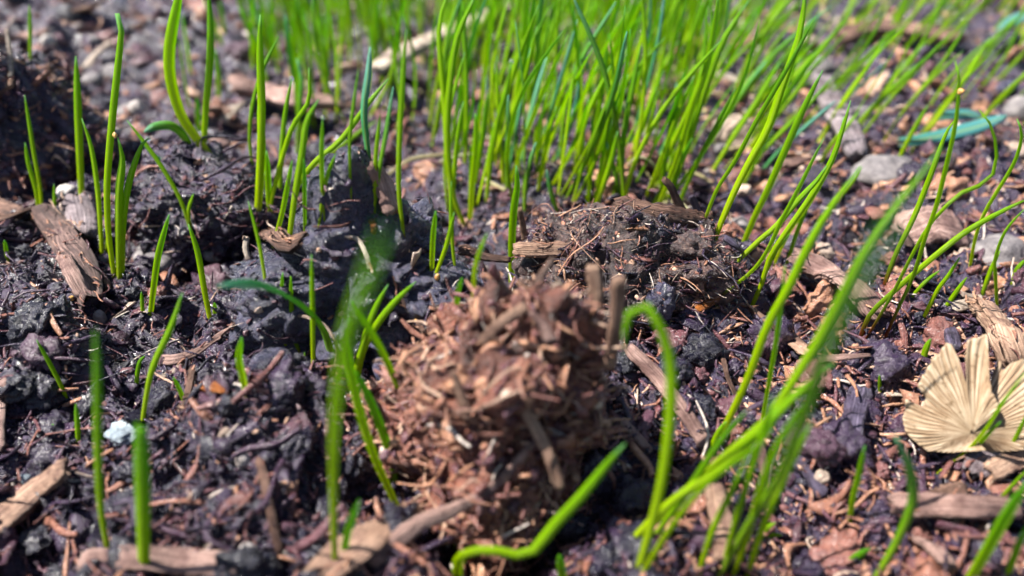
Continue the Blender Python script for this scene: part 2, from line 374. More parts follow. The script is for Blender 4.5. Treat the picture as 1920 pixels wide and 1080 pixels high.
# crumbs, flakes and fibres over the ground
n = 15000; P = ground_points(n); s = .016*(1+R.pareto(2.6, n)).clip(0, 5)*(1+.03*np.maximum(P[:, 1]-6, 0)); P[:, 2] += s*.15
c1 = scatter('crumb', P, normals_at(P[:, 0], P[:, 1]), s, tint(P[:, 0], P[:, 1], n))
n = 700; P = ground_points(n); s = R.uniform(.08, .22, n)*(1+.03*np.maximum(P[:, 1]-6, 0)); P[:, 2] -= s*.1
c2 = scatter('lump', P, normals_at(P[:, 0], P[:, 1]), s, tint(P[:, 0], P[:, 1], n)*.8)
o = bits_object('compost_crumbs', None, [c1, c2]); tag(o, 'dark crumbs and clots of damp compost covering the ground', 'crumbs', kind='stuff')
n = 24000; P = ground_points(n); s = .035*(1+R.pareto(2.4, n)).clip(0, 5)*(1+.07*np.maximum(P[:, 1]-6, 0)); P[:, 2] += s*.25
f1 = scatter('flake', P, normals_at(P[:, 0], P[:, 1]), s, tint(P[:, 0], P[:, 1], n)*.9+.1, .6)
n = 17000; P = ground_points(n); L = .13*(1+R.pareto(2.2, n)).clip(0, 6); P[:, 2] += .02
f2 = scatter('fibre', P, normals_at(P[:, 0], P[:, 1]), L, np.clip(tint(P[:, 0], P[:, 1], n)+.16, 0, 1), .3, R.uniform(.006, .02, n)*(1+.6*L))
n = 1700; P = ground_points(n); P = P[(P[:, 0]+R.normal(0, 1.5, n) > 1.2) | (P[:, 1]+R.normal(0, 1.5, n) > 10.5)]; n = len(P)
s = R.uniform(.06, .17, n)*(1+.04*np.maximum(P[:, 1]-6, 0)); P[:, 2] += .05
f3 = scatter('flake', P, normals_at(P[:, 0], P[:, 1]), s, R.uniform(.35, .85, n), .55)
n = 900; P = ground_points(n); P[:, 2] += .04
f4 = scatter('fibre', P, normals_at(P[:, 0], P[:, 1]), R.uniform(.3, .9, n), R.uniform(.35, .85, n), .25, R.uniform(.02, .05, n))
o = bits_object('shredded_litter', None, [f1, f2, f3, f4]); tag(o, 'shredded bark flakes and plant fibres strewn over the compost', 'litter', kind='stuff')
# ------------------------------------------------------------------ clods
def clod(name_label, c, r, pulls, seed, mat, spec, sub=7, fib=900, flk=900, crm=1500, tint_rng=(.1, .6), fl=(.12, .03), low=.28, hi_frac=.06, big=1.0):
    bm = bmesh.new(); bmesh.ops.create_icosphere(bm, subdivisions=sub, radius=1)
    d = np.array([x.co[:] for x in bm.verts]); f = np.array([[x.index for x in q.verts] for q in bm.faces]); bm.free()
    k = 1+low*perlin(d*1.1+seed)+low*.7*perlin(d*2.3+seed*2)
    for (dx, dy, dz, wd, am) in pulls:
        q = np.array([dx, dy, dz], float); q /= np.linalg.norm(q); k = k+am*np.exp(-((d-q)**2).sum(1)/(wd*wd))
    v = d*k[:, None]*np.array(r)
    q = v+.18*np.stack([perlin(v*1.7+3), perlin(v*1.7+31), perlin(v*1.7+77)], 1)
    nd = d/np.array(r); nd /= np.linalg.norm(nd, axis=1)[:, None]
    v = v+nd*(lumps(q, spec, seed)-.10)[:, None]
    o = new_mesh('soil_clod', v, f, mat); o.location = c
    tag(o, name_label, 'soil clod')
    wv = v+np.array(c)
    BVHS.append(BVHTree.FromPolygons(wv.tolist(), f.tolist()) if sub < 6 else None)
    # bits on it
    tri = v[f]; nn = np.cross(tri[:, 1]-tri[:, 0], tri[:, 2]-tri[:, 0]); ar = np.linalg.norm(nn, axis=1); nn = nn/(ar[:, None]+1e-12)
    if BVHS[-1] is None:
        dc, fc = ico(6)                                # cheaper copy for aiming rays
        idx = None
        BVHS[-1] = BVHTree.FromPolygons(wv.tolist(), f[::1].tolist())
    pr = ar/ar.sum()
    def pick(n): i = R.choice(len(f), n, p=pr); return tri[i].mean(1), nn[i]
    def tn(n):
        t = R.uniform(tint_rng[0], tint_rng[1], n); h = R.uniform(0, 1, n) < hi_frac; return np.where(h, R.uniform(.75, 1, n), t)
    sets = []
    P_, N_ = pick(crm); s_ = .018*big*(1+R.pareto(2.8, crm)).clip(0, 2.6); sets.append(scatter('crumb', P_, N_, s_, tn(crm)))
    P_, N_ = pick(flk); s_ = .032*big*(1+R.pareto(2.4, flk)).clip(0, 4.5 if big < 1.5 else 2.6); sets.append(scatter('flake', P_+N_*.01, N_, s_, tn(flk), .5))
    b1 = bits_object('crust_bits', None, sets, o); tag(b1, kind='stuff')
    P_, N_ = pick(fib); L_ = fl[0]*(1+R.pareto(2.0, fib)).clip(0, 5.5 if big < 1.5 else 2.6)
    b2 = bits_object('fibres', None, [scatter('fibre', P_+N_*.02, N_, L_, np.clip(tn(fib)+.12, 0, 1), .45, R.uniform(.4, 1, fib)*fl[1]*(.6+L_*.8))], o); tag(b2, kind='stuff')
    return o
SP = [(1.3, .28), (2.9, .20), (6.5, .10), (14, .045), (30, .02)]
SPA = [(1.1, .42), (2.4, .30), (5.2, .14), (12, .05), (27, .02)]
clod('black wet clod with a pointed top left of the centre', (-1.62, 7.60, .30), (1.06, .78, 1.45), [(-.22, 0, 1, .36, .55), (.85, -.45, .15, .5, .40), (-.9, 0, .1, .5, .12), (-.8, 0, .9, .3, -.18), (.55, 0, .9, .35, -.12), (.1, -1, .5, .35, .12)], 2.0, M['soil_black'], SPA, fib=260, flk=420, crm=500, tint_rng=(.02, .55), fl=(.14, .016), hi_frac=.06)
clod('dark ragged clod topped by a split bark strip', (1.47, 8.35, .10), (1.22, .82, .92), [(-.8, 0, .5, .4, .20), (.75, -.2, .6, .35, .16), (.1, -.3, 1, .5, .05), (0, -1, .3, .5, .12)], 5.5, M['soil_dark_brown'], SPA, fib=1900, flk=1500, crm=700, tint_rng=(.05, .74), fl=(.14, .013), hi_frac=.18)
clod('large fibrous brown clod out of focus in the foreground', (-.04, 5.70, .20), (.92, .70, 1.42), [(.45, 0, 1, .45, .16), (-.9, .1, -.1, .6, .42), (-.65, 0, .8, .4, -.16), (1, -.1, .1, .7, -.20), (-.1, -1, .2, .4, .10)], 8.4, M['soil_brown'], [(1.0, .50), (2.1, .36), (4.6, .16), (11, .05)], fib=1000, flk=1300, crm=700, tint_rng=(.46, .84), fl=(.20, .030), hi_frac=.08, big=1.6)
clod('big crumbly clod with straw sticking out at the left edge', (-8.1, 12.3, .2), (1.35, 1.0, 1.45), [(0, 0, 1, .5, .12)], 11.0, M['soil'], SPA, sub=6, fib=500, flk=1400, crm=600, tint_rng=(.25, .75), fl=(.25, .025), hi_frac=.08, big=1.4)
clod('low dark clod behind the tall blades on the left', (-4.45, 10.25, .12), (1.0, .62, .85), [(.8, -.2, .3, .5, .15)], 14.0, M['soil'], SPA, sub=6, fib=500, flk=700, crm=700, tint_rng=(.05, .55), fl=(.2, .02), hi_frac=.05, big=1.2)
# ---- objects
# ------------------------------------------------------------------ grass blades
def smooth_path(P, n):
    P = np.asarray(P, float)
    if len(P) == 2: P = np.array([P[0], (P[0]+P[1])/2, P[1]])
    E = np.vstack([2*P[0]-P[1], P, 2*P[-1]-P[-2]]); L = np.r_[0, np.cumsum(np.linalg.norm(np.diff(P, axis=0), axis=1))]; L /= L[-1]
    out = []
    for t in np.linspace(0, 1, n):
        i = min(np.searchsorted(L, t, side='right')-1, len(P)-2); u = (t-L[i])/max(L[i+1]-L[i], 1e-9)
        a, b, c, d = E[i], E[i+1], E[i+2], E[i+3]
        out.append(.5*((2*b)+(-a+c)*u+(2*a-5*b+4*c-d)*u*u+(-a+3*b-3*c+d)*u**3))
    return np.array(out)
def blade_mesh(path, wid, yaw, flat_tip=False, n=18, depth=.32, face=None):
    C = smooth_path(path, n); T = np.gradient(C, axis=0); T /= np.linalg.norm(T, axis=1)[:, None]+1e-9
    vd = np.array([math.sin(yaw), -math.cos(yaw), .15]) if face is None else np.array(face, float)
    S = np.cross(T, vd); S /= np.linalg.norm(S, axis=1)[:, None]+1e-9; N = np.cross(S, T)
    t = np.linspace(0, 1, n); tip = .6 if flat_tip else .16
    w = wid*.5*(.72+.28*np.sin(np.clip(t*1.6, 0, 1)*math.pi/2))*np.where(t > .55, 1-(1-tip)*((t-.55)/.45)**3.2, 1)
    A = np.radians([-78, -45, -15, 15, 45, 78]); V = []
    for i in range(n):
        for a in A: V.append(C[i]+S[i]*math.sin(a)*w[i]+N[i]*(.55-abs(math.sin(a)))*w[i]*depth*2)      # folded along the midrib
        for a in A[::-1]: V.append(C[i]+S[i]*math.sin(a)*w[i]*.86+N[i]*((.55-abs(math.sin(a)))*w[i]*depth*2-w[i]*.16))
    m = 12; q = np.arange(n*m).reshape(n, m)
    F = np.stack([q[:-1], np.roll(q, -1, 1)[:-1], np.roll(q, -1, 1)[1:], q[1:]], -1).reshape(-1, 4).tolist()
    F.append(list(q[0])[::-1]); F.append(list(q[-1]))
    uv = np.stack([np.tile(np.r_[np.linspace(0, 1, 6), np.linspace(1, 0, 6)], n), np.repeat(t, m)], 1)
    return np.array(V), F, uv
def add_blade(path, wid, mat, label, group=None, yaw=0.0, flat_tip=False, drop=False, cat='grass blade', face=None, name='grass_blade', depth=.32):
    base = np.array(path[0]); V_, F_, uv_ = blade_mesh(np.array(path)-base, wid, yaw, flat_tip, face=face, depth=depth)
    o = new_mesh(name, V_, F_, M[mat], uv=uv_); o.location = base; tag(o, label, cat, group)
    if drop:
        v, f = ICO[3]; e = np.array(path[-1])-base; new_mesh('dew_drop', v*wid*.42+e, f, M['dew'], o)
    return o
STY = {'P': 'blade_pale_tip', 'g': 'blade', 'd': 'blade_dark', 'r': 'blade_red', 't': 'blade_teal', 'T': 'blade_teal_tip'}
def traced(label, wpx, sty, lean, pts, Y=None, **k):
    """pts: pixels from base to tip; lean: how far (cm) the tip comes towards (-) or away from (+) the camera"""
    if Y is None:
        b, _ = hit(*pts[0]); Y0 = b.y
    else: Y0 = Y; b = on_plane_y(pts[0][0], pts[0][1], Y)
    L = [0]
    for i in range(1, len(pts)): L.append(L[-1]+math.dist(pts[i], pts[i-1]))
    P = [np.array(on_plane_y(px, py, Y0+lean*(l/L[-1])**1.6)) for (px, py), l in zip(pts, L)]
    d0 = P[1]-P[0]; d0 /= np.linalg.norm(d0)+1e-9; g = gz(P[0][0], P[0][1])
    root = P[0]-d0*.12
    if P[0][2]-.12 > g and Y is not None and pts[0][1] < 1079: root = np.array([P[0][0]-d0[0]*(P[0][2]-g), Y0, g-.08])
    P = [root]+P
    wid = wpx*axis_depth(Vector(P[1]))/FPX
    wid *= .97 if wpx <= 18 else .86
    rr = random.Random(int(pts[0][0]*7+pts[0][1])); yaw = k.pop('yaw', rr.uniform(-.5, .5))
    return add_blade(P, wid, STY[sty], label, yaw=yaw, **k)
B = [
# left side
('blade leaning left at the left edge, taller of the pair on the ragged clod', 9, 'g', .1, [(78, 395), (74, 350), (62, 283), (46, 178)]),
('shorter blade of the pair at the left edge, with dark earth behind', 8, 'g', .1, [(72, 400), (67, 357), (53, 307), (47, 267)]),
('short stub of a blade just left of the tall upright blade, left side', 9, 'g', 0, [(100, 425), (101, 385), (101, 345)]),
('tall upright single blade left of the bright clump, rising from a bark lump', 15, 'g', .1, [(153, 385), (149, 300), (145, 200), (142, 105)]),
('blade curving left between the tall upright blade and the bright clump', 12, 'g', .2, [(191, 487), (187, 420), (182, 357), (170, 277), (153, 222)]),
('tallest blade of the left clump, blunt bent top, amber grain on it', 13, 'g', .2, [(214, 520), (203, 440), (200, 360), (203, 300), (212, 200), (222, 110), (227, 53), (219, 25)], 'F'),
('broad short blade in the middle of the left clump', 18, 'g', .1, [(222, 522), (221, 440), (222, 357), (228, 300), (220, 257)]),
('blade bending right out of the left clump below a small drop', 12, 'g', .1, [(229, 520), (230, 430), (240, 350), (262, 280), (277, 260)], 'D'),
('thin offshoot beside the foot of the left clump', 8, 'g', 0, [(198, 478), (203, 430), (206, 405)]),
('long blade arching down from upper left to the low dark clod', 12, 'g', .3, [(362, 450), (345, 395), (328, 357), (293, 300), (238, 226)]),
('long blade that continues the arch down to the black soil', 12, 'g', .1, [(393, 598), (382, 540), (370, 473), (353, 420)]),
('tiny forked shoot touching the arching blade', 8, 'g', 0, [(357, 430), (353, 395), (363, 363)]),
('blade leaning right, alone in front of the grey stone', 12, 'g', .1, [(282, 593), (288, 540), (297, 477), (317, 402)]),
('short stub beside the foot of the blade in front of the grey stone', 9, 'g', 0, [(267, 590), (265, 547)]),
('tiny shoot beside the foot of the long arching blade', 8, 'g', 0, [(403, 588), (402, 567)]),
('tiny shoot tip near the dark hollow on the left', 6, 'g', 0, [(405, 510), (405, 497)]),
('blade leaning right in the lower left, bright against blue-black soil', 14, 'g', -.1, [(265, 797), (277, 720), (290, 677), (320, 613), (342, 548)]),
('small hooked shoot left of the leaning lower left blade', 9, 'd', 0, [(255, 728), (257, 700), (262, 678), (272, 667)]),
('stout short blade leaning left, lone on the far left soil', 12, 'g', 0, [(125, 752), (110, 717), (68, 637)]),
('blurred upright blade in the lower left, narrower of the two blurred ones', 20, 'd', -.5, [(202, 1040), (187, 953), (182, 853), (180, 693), (178, 618)]),
('widest blurred upright blade in the lower left with a pale blunt top', 34, 'd', -.3, [(268, 1085), (266, 980), (264, 880), (262, 800)], 'F'),
('blurred short blade beside the left blurred uprights', 12, 'd', 0, [(146, 832), (144, 795), (142, 757)]),
('stubby blurred shoot near the pale stick at the left edge', 12, 'g', 0, [(108, 820), (98, 795)]),
('stubby shoot leaning left below the pale curled shred', 9, 'g', 0, [(347, 757), (337, 732), (325, 707)]),
('tiny shoot at the far left edge below the bark shred', 8, 'g', 0, [(13, 482), (8, 450)]),
('short double shoot standing on the blue-black soil lump', 13, 'g', 0, [(462, 748), (456, 710), (448, 672), (453, 632)]),
('thin twin of the short double shoot on the blue-black lump', 8, 'g', 0, [(452, 700), (450, 665), (453, 632)]),
('slender blade left of the pointed black clod', 10, 'g', .1, [(500, 557), (493, 505), (483, 450), (465, 377)]),
('blade bowing over to the left in front of the black clod, its end blurred pale', 27, 'P', -1.6, [(623, 685), (612, 640), (600, 613), (567, 577), (520, 548), (470, 535), (407, 538)]),
('left of two thin shoots before the black clod', 9, 'g', 0, [(535, 648), (528, 600), (527, 570), (530, 510)]),
('red-footed thin shoot, right of the two before the black clod', 9, 'r', 0, [(562, 662), (550, 630), (547, 593), (545, 517)]),
('straight thin blade in front of the black clod', 10, 'g', 0, [(587, 690), (586, 600), (585, 540), (584, 477)]),
('tiny shoot beside the straight thin blade', 6, 'g', 0, [(572, 685), (571, 660)]),
# back left
('very broad tall blade in the upper left, curving out to the left', 23, 'g', .2, [(387, 284), (365, 255), (340, 217), (322, 160), (317, 110), (322, 60), (334, 0), (340, -40)]),
('broad blue-green blade arched low behind the tall curving one', 20, 'T', -.2, [(352, 268), (338, 248), (318, 236), (290, 238), (270, 248)], None),
('tall thin blurred blade right of the very broad one', 13, 'd', .2, [(382, 268), (386, 200), (393, 120), (394, 50), (391, -20)]),
('short blurred blade beside the foot of the thin blurred one', 9, 'd', 0, [(373, 252), (371, 220), (369, 183)]),
('thin blurred blade near the upper left corner', 8, 'd', .1, [(56, 112), (56, 60), (55, 10)]),
('blue-green blurred blade leaning left at the top, left of the dense stand', 15, 't', .2, [(508, 92), (498, 60), (478, 20), (462, -20)]),
('small blue-green blade behind the arching left blade', 12, 't', 0, [(300, 300), (285, 290), (264, 264)]),
# left stand 470-640
('tall dark-tipped blade at the left of the small stand above the black clod', 15, 'g', .2, [(484, 395), (488, 300), (490, 200), (487, 100), (488, 27)]),
('broad blade at the left foot of the small stand', 16, 'g', .1, [(481, 420), (486, 357), (490, 260), (484, 197)]),
('kinked blurred blade left of the small stand', 9, 'd', .2, [(472, 307), (467, 260), (472, 200), (492, 130), (523, 67)]),
('blade with a pale tip, second in the small stand', 10, 'g', .1, [(527, 440), (524, 360), (532, 230), (547, 147)], 'D'),
('leaning blade crossing the small stand', 9, 'g', .1, [(497, 440), (512, 360), (545, 245), (578, 190), (579, 127)]),
('broad leaning blade in the middle of the small stand', 14, 'g', .1, [(541, 452), (552, 370), (565, 290), (575, 227), (598, 186)]),
('upright thin blade at the right of the small stand', 9, 'g', .1, [(608, 408), (605, 357), (603, 290), (605, 220)], 'D'),
('leaning thin blade right beside the small stand', 9, 'g', .1, [(600, 415), (607, 360), (614, 330), (630, 287)]),
('blurred dark-tipped blade behind the small stand', 9, 'T', .2, [(557, 300), (562, 200), (566, 150), (556, 110)]),
('short thin blade at the foot of the small stand', 8, 'd', 0, [(572, 432), (571, 360), (570, 297)]),
('short thick blade low in the small stand', 12, 'g', 0, [(510, 440), (505, 380), (500, 282)]),
('lowest leaning blade of the small stand', 10, 'g', 0, [(516, 448), (530, 395), (548, 300)]),
('long blade slanting up to the right out of the small stand', 11, 'g', .4, [(548, 400), (558, 350), (590, 305), (640, 262), (690, 195), (729, 147)]),
('second slanting blade just under the long slanting one', 9, 'g', .3, [(560, 330), (600, 305), (645, 270), (707, 225)]),
('thin upright blade in front of a pale chip behind the black clod', 8, 'd', .1, [(657, 365), (655, 267), (663, 190), (672, 130)]),
('pale blue-green blade tip before the long tan stick', 14, 't', .1, [(690, 290), (682, 210), (690, 140), (694, 88)]),
('bright lone blade standing tall in front of the long tan stick', 12, 'g', .1, [(755, 434), (747, 357), (748, 267), (755, 133), (762, 55)]),
('dark-tipped blade left of the bright lone blade', 10, 'T', .1, [(702, 383), (712, 310), (720, 267), (737, 163)]),
('short yellowish blade behind the black clod', 8, 'g', 0, [(702, 388), (704, 300), (713, 213)]),
# centre stand, front row
('bright tall blade that bends right near the top of the picture, centre', 13, 'g', .3, [(872, 427), (850, 370), (840, 300), (838, 225), (843, 160), (857, 70), (888, 0), (893, -15)]),
('tall blade crossing left of the bright bending one', 12, 'g', .3, [(848, 395), (838, 300), (832, 200), (822, 60), (836, -5), (838, -25)]),
('thin blade between the two tall crossing blades', 9, 'g', .1, [(846, 430), (850, 350), (857, 267), (869, 190)]),
('round-tipped blade right of the bright bending one', 12, 'g', .1, [(882, 412), (885, 357), (893, 267), (891, 212)]),
('blade topped with a shiny drop in the centre stand', 10, 'g', .2, [(912, 378), (920, 300), (935, 220), (950, 167), (959, 115)], 'D'),
('prominent front blade right of the middle, rising between the two clods', 15, 'g', .1, [(960, 540), (960, 460), (964, 393), (970, 350), (968, 310)]),
('teal-tipped short blade leaning left behind the ragged clod', 10, 'T', .1, [(1048, 406), (1040, 380), (1033, 357), (1025, 318)]),
('short upright blade at the left of a trio between the clods', 11, 'g', 0, [(810, 508), (812, 450), (817, 395)]),
('slanting blade in the trio between the clods', 9, 'g', 0, [(818, 512), (837, 460), (852, 398)]),
('thin rear blade of the trio between the clods', 9, 'g', 0, [(852, 498), (848, 460), (845, 400), (846, 340)]),
('short blade at the top left rim of the brown clod', 9, 'g', 0, [(888, 545), (890, 510), (897, 480), (913, 437)]),
('stubby blurred blade poking from behind the brown clod', 11, 'd', 0, [(857, 575), (860, 545), (867, 520)]),
('thin blade in front of a dark-red stem in the centre stand', 8, 'd', .1, [(1168, 385), (1167, 300), (1172, 240), (1177, 197)]),
('short teal-tipped blade leaning left under the red stem', 8, 'T', .1, [(1165, 378), (1150, 310), (1135, 260)]),
('long teal-topped blade curving left to the top edge', 10, 'T', .3, [(1172, 382), (1160, 267), (1142, 170), (1128, 120), (1107, 67), (1077, 0), (1070, -20)]),
('tall broad blade leaning right at the right of the centre stand', 15, 'g', .3, [(1236, 385), (1270, 300), (1300, 200), (1320, 147), (1334, 93), (1346, 10), (1347, -20)]),
('tall leaning blade next to the broad one, bent near the top', 13, 'g', .3, [(1252, 378), (1290, 270), (1318, 180), (1350, 90), (1375, 45), (1405, 0)]),
('leaning blade tip left of the tall broad leaning blade', 11, 'g', .2, [(1210, 375), (1240, 300), (1270, 220), (1302, 142)]),
# front centre, by the brown clod
('huge blurred blade before the black clod, lower half', 16, 'g', -2.1, [(628, 1085), (624, 900), (627, 780), (645, 640), (680, 540), (720, 425)]),
('blade leaning left with its tip before the black clod', 14, 'g', -.1, [(747, 728), (717, 660), (683, 603), (655, 562)]),
('long blade leaning right across the black clod', 14, 'g', .1, [(668, 720), (680, 660), (705, 612), (740, 567), (780, 528)]),
('blade rising behind the crossing pair before the black clod', 13, 'g', .1, [(662, 735), (668, 693), (683, 637), (703, 580), (728, 533)]),
('long curved blade rooted in the dark hole left of the brown clod', 19, 'g', -.1, [(750, 965), (730, 920), (707, 870), (683, 803), (664, 730), (652, 660), (650, 593)]),
('second curved blade rooted in the dark hole left of the brown clod', 17, 'd', 0, [(742, 925), (738, 880), (727, 837), (706, 780), (680, 722), (662, 690)]),
('tall blade arching over to the left, right of the brown clod', 22, 'g', .3, [(1193, 1080), (1220, 987), (1240, 903), (1252, 820), (1258, 740), (1257, 690), (1247, 640), (1225, 592), (1200, 569), (1182, 582), (1171, 622), (1170, 665)]),
('snaking fat blade lying along the bottom below the brown clod', 25, 'g', -.5, [(857, 1065), (880, 1037), (923, 1034), (973, 1044), (1003, 1032), (1040, 987), (1090, 933), (1140, 870), (1172, 832)]),
('stubby blade beside the foot of the snaking fat blade', 16, 'g', 0, [(858, 1060), (852, 1010), (841, 962)]),
('blurred short blade at the bottom left of the brown clod', 15, 'd', -.1, [(640, 1075), (652, 1000), (674, 937)]),
('blurred blade stub at the bottom edge below the snaking blade', 20, 'd', 0, [(1058, 1095), (1048, 1040)]),
# right bundle
('yellow-footed blade sweeping right along the bottom bundle', 22, 'g', .1, [(1165, 1036), (1250, 950), (1340, 885), (1420, 815), (1500, 735), (1565, 682)]),
('long straight bright blade, left of the two crossing the right side', 20, 'g', .4, [(1338, 845), (1400, 718), (1440, 612), (1480, 540), (1513, 470), (1547, 408), (1573, 370), (1615, 312)]),
('longest straight bright blade, right of the two crossing the right side', 20, 'g', .8, [(1190, 1015), (1280, 933), (1363, 853), (1440, 787), (1487, 717), (1533, 643), (1573, 567), (1613, 487), (1647, 433), (1690, 375), (1735, 320), (1765, 275)]),
('very wide blurred blade with a teal top in the right foreground', 19, 'T', -2.5, [(1345, 1090), (1400, 990), (1460, 900), (1500, 800), (1530, 710), (1563, 627), (1613, 527), (1660, 440), (1700, 385)]),
('wide blurred dark blade beside the teal-topped one', 20, 'g', -.1, [(1375, 1085), (1405, 1000), (1440, 880), (1480, 800), (1520, 740)]),
('wide blurred green blade at the bottom of the right bundle', 21, 'g', -.1, [(1200, 1085), (1260, 990), (1330, 905), (1430, 830), (1455, 760)]),
('thin upright blade behind the long straight blade', 12, 'd', .1, [(1428, 800), (1443, 717), (1455, 650), (1467, 560), (1472, 497)]),
('small blade in the fork of the right bundle', 11, 'g', 0, [(1330, 850), (1345, 815), (1362, 790)]),
('short thick blade alone on the chips at the lower right', 14, 'g', 0, [(1593, 983), (1600, 935), (1610, 895), (1622, 835)]),
('blurred teal-tipped blade curving left at the lower right', 19, 'T', -.1, [(1643, 1083), (1680, 1020), (1708, 955), (1712, 915), (1700, 863), (1678, 817)]),
('blade crossing in front of the pale ribbed leaf', 13, 'g', -.2, [(1760, 888), (1813, 847), (1850, 805), (1875, 765), (1925, 695)]),
('short fork of the blade before the ribbed leaf', 11, 'g', -.2, [(1812, 862), (1840, 830), (1877, 790)]),
('blade slanting off the right edge below the ribbed leaf', 13, 'g', 0, [(1842, 971), (1878, 935), (1930, 878)]),
('thin blade at the right edge over the ribbed leaf', 11, 'g', 0, [(1877, 873), (1903, 827), (1930, 770)]),
('wide blurred blade in the bottom right corner', 42, 'd', -.1, [(1815, 1100), (1863, 1020), (1930, 900)]),
('second blurred blade in the bottom right corner', 26, 'd', 0, [(1890, 1090), (1910, 1030), (1935, 975)]),
('blurred dark blade at the bottom edge of the lower right', 28, 'd', 0, [(1575, 1085), (1605, 1050), (1632, 1028)]),
('little yellow leaf at the foot of the right bundle', 11, 'g', 0, [(1432, 1012), (1448, 1005), (1468, 1003)]),
('small blade beside the little yellow leaf', 11, 'g', 0, [(1425, 1010), (1440, 990), (1455, 980)]),
('thin blade rising straight inside the right bundle', 13, 'g', 0, [(1350, 1088), (1385, 960), (1420, 850), (1450, 740)]),
('thin slanted blade under the longest straight blade', 14, 'd', 0, [(1225, 1010), (1300, 905), (1350, 830), (1402, 768)]),
('rightmost thin blade of the right bundle', 13, 'g', 0, [(1398, 1088), (1430, 990), (1478, 880), (1522, 792)]),
('short thin blade at the left of the right bundle', 13, 'g', 0, [(1308, 1085), (1335, 1000), (1368, 930), (1402, 858)]),
('tiny yellow shoot beside the orange husk', 7, 'g', 0, [(1524, 880), (1525, 853)]),
('tiny shoot left of the ribbed leaf', 7, 'g', 0, [(1650, 737), (1649, 703)]),
('stubby shoot above the left lobe of the ribbed leaf', 12, 'g', 0, [(1731, 676), (1736, 655), (1745, 635)]),
('short blade at the right edge above the ribbed leaf', 14, 'g', 0, [(1903, 682), (1912, 655), (1925, 625)]),
# right middle
('front blade of the leaning fan right of the ragged clod', 12, 'g', .2, [(1370, 542), (1413, 507), (1440, 470), (1467, 413), (1497, 357), (1545, 259)]),
('low leaning blade at the left of the fan', 12, 'g', .2, [(1383, 490), (1425, 450), (1455, 425), (1493, 380), (1533, 337), (1550, 310)]),
('tallest blade of the leaning fan, ending in a white point', 11, 'g', .3, [(1408, 580), (1430, 527), (1445, 480), (1478, 430), (1525, 362), (1560, 300), (1583, 233), (1595, 188)]),
('inner blade of the leaning fan', 9, 'g', .2, [(1450, 500), (1480, 437), (1520, 380), (1567, 290), (1582, 218)]),
('short inner blade of the leaning fan', 10, 'd', .1, [(1477, 493), (1490, 450), (1505, 410), (1530, 350)]),
('dark short blade at the root of the fan', 9, 'd', 0, [(1440, 505), (1455, 470), (1482, 437)]),
('broad straight blade leaning right behind the fan', 16, 'g', .3, [(1390, 470), (1413, 413), (1440, 357), (1480, 267), (1513, 193), (1543, 132)]),
('very tall curved blade reaching the top edge right of the centre', 14, 'g', .4, [(1340, 450), (1355, 410), (1380, 353), (1407, 300), (1440, 240), (1467, 160), (1497, 73), (1508, 5), (1508, -30)]),
('blurred thin blade left of the very tall curved one', 10, 'd', .2, [(1323, 410), (1345, 355), (1380, 300), (1420, 225), (1470, 140), (1530, 30)]),
('red-based arching blade running out at the right edge', 15, 'r', .3, [(1613, 637), (1633, 590), (1680, 545), (1747, 487), (1813, 435), (1880, 397), (1930, 372)]),
('tall red-based blade with an amber grain near its hooked tip', 12, 'r', .2, [(1660, 635), (1680, 590), (1713, 520), (1737, 443), (1757, 387), (1773, 323), (1793, 233), (1799, 160), (1797, 125), (1791, 114)]),
('red-based blade left of the tall hooked one', 10, 'r', .3, [(1623, 638), (1670, 560), (1707, 487), (1747, 418), (1800, 365), (1835, 350), (1860, 333), (1870, 293), (1861, 240), (1836, 206)]),
('hooked blade near the right edge with a white tip', 12, 'g', .1, [(1820, 500), (1832, 440), (1850, 395), (1873, 357), (1905, 302), (1917, 253), (1907, 223)]),
('blurred blade with a red foot behind the red-based trio', 11, 'r', .2, [(1657, 540), (1680, 477), (1713, 410), (1745, 330), (1773, 253), (1790, 225)]),
('short blade right of the red-based trio', 9, 'g', 0, [(1727, 607), (1757, 547), (1780, 515), (1800, 482)]),
('second short blade right of the red-based trio', 10, 'r', 0, [(1760, 597), (1790, 553), (1813, 520)]),
('small slanting blade crossing the red-based trio', 10, 'g', .1, [(1708, 560), (1735, 530), (1763, 507)]),
('bent blade rising past the grey stone at the right edge', 10, 'g', .1, [(1870, 573), (1868, 520), (1867, 487), (1887, 433), (1925, 388)]),
('dark red stem by the grey stone at the right edge', 9, 'r', .1, [(1840, 560), (1857, 510), (1875, 470)]),
('shoot at the right edge before the grey stone', 10, 'g', 0, [(1900, 530), (1908, 505), (1925, 485)]),
('straight blade leaning right above the grey rock', 11, 'g', .2, [(1560, 385), (1600, 340), (1615, 312)]),
]
def lying(label, wpx, sty, pts):
    P = []
    for i, (x, y) in enumerate(pts):
        p, n_ = hit(x, y); P.append(np.array(p-ray(x, y).normalized()*(.30 if i else -.08)))
    add_blade(P, wpx*axis_depth(Vector(P[1]))/FPX*1.05, STY[sty], label, yaw=0)
sn = [(857, 1065, 4.22), (866, 1045, 4.16), (885, 1036, 4.13), (923, 1034, 4.12), (973, 1044, 4.10), (1003, 1034, 4.12), (1040, 987, 4.2), (1090, 933, 4.25), (1140, 870, 4.3), (1172, 832, 4.3)]
SN = [np.array(on_plane_y(a, b, c)) for a, b, c in sn]; SN = [SN[0]+np.array([0, .05, -.5])]+SN
add_blade(SN, 25*axis_depth(Vector(SN[3]))/FPX, 'blade', 'snaking fat blade lying along the bottom below the brown clod', yaw=0)
B = [L for L in B if not L[0].startswith('snaking')]
for L in B:
    lab, wpx, sty, lean, pts = L[:5]; fl = L[5] if len(L) > 5 else ''
    traced(lab, wpx, sty, lean, pts, flat_tip=fl == 'F', drop=fl == 'D')
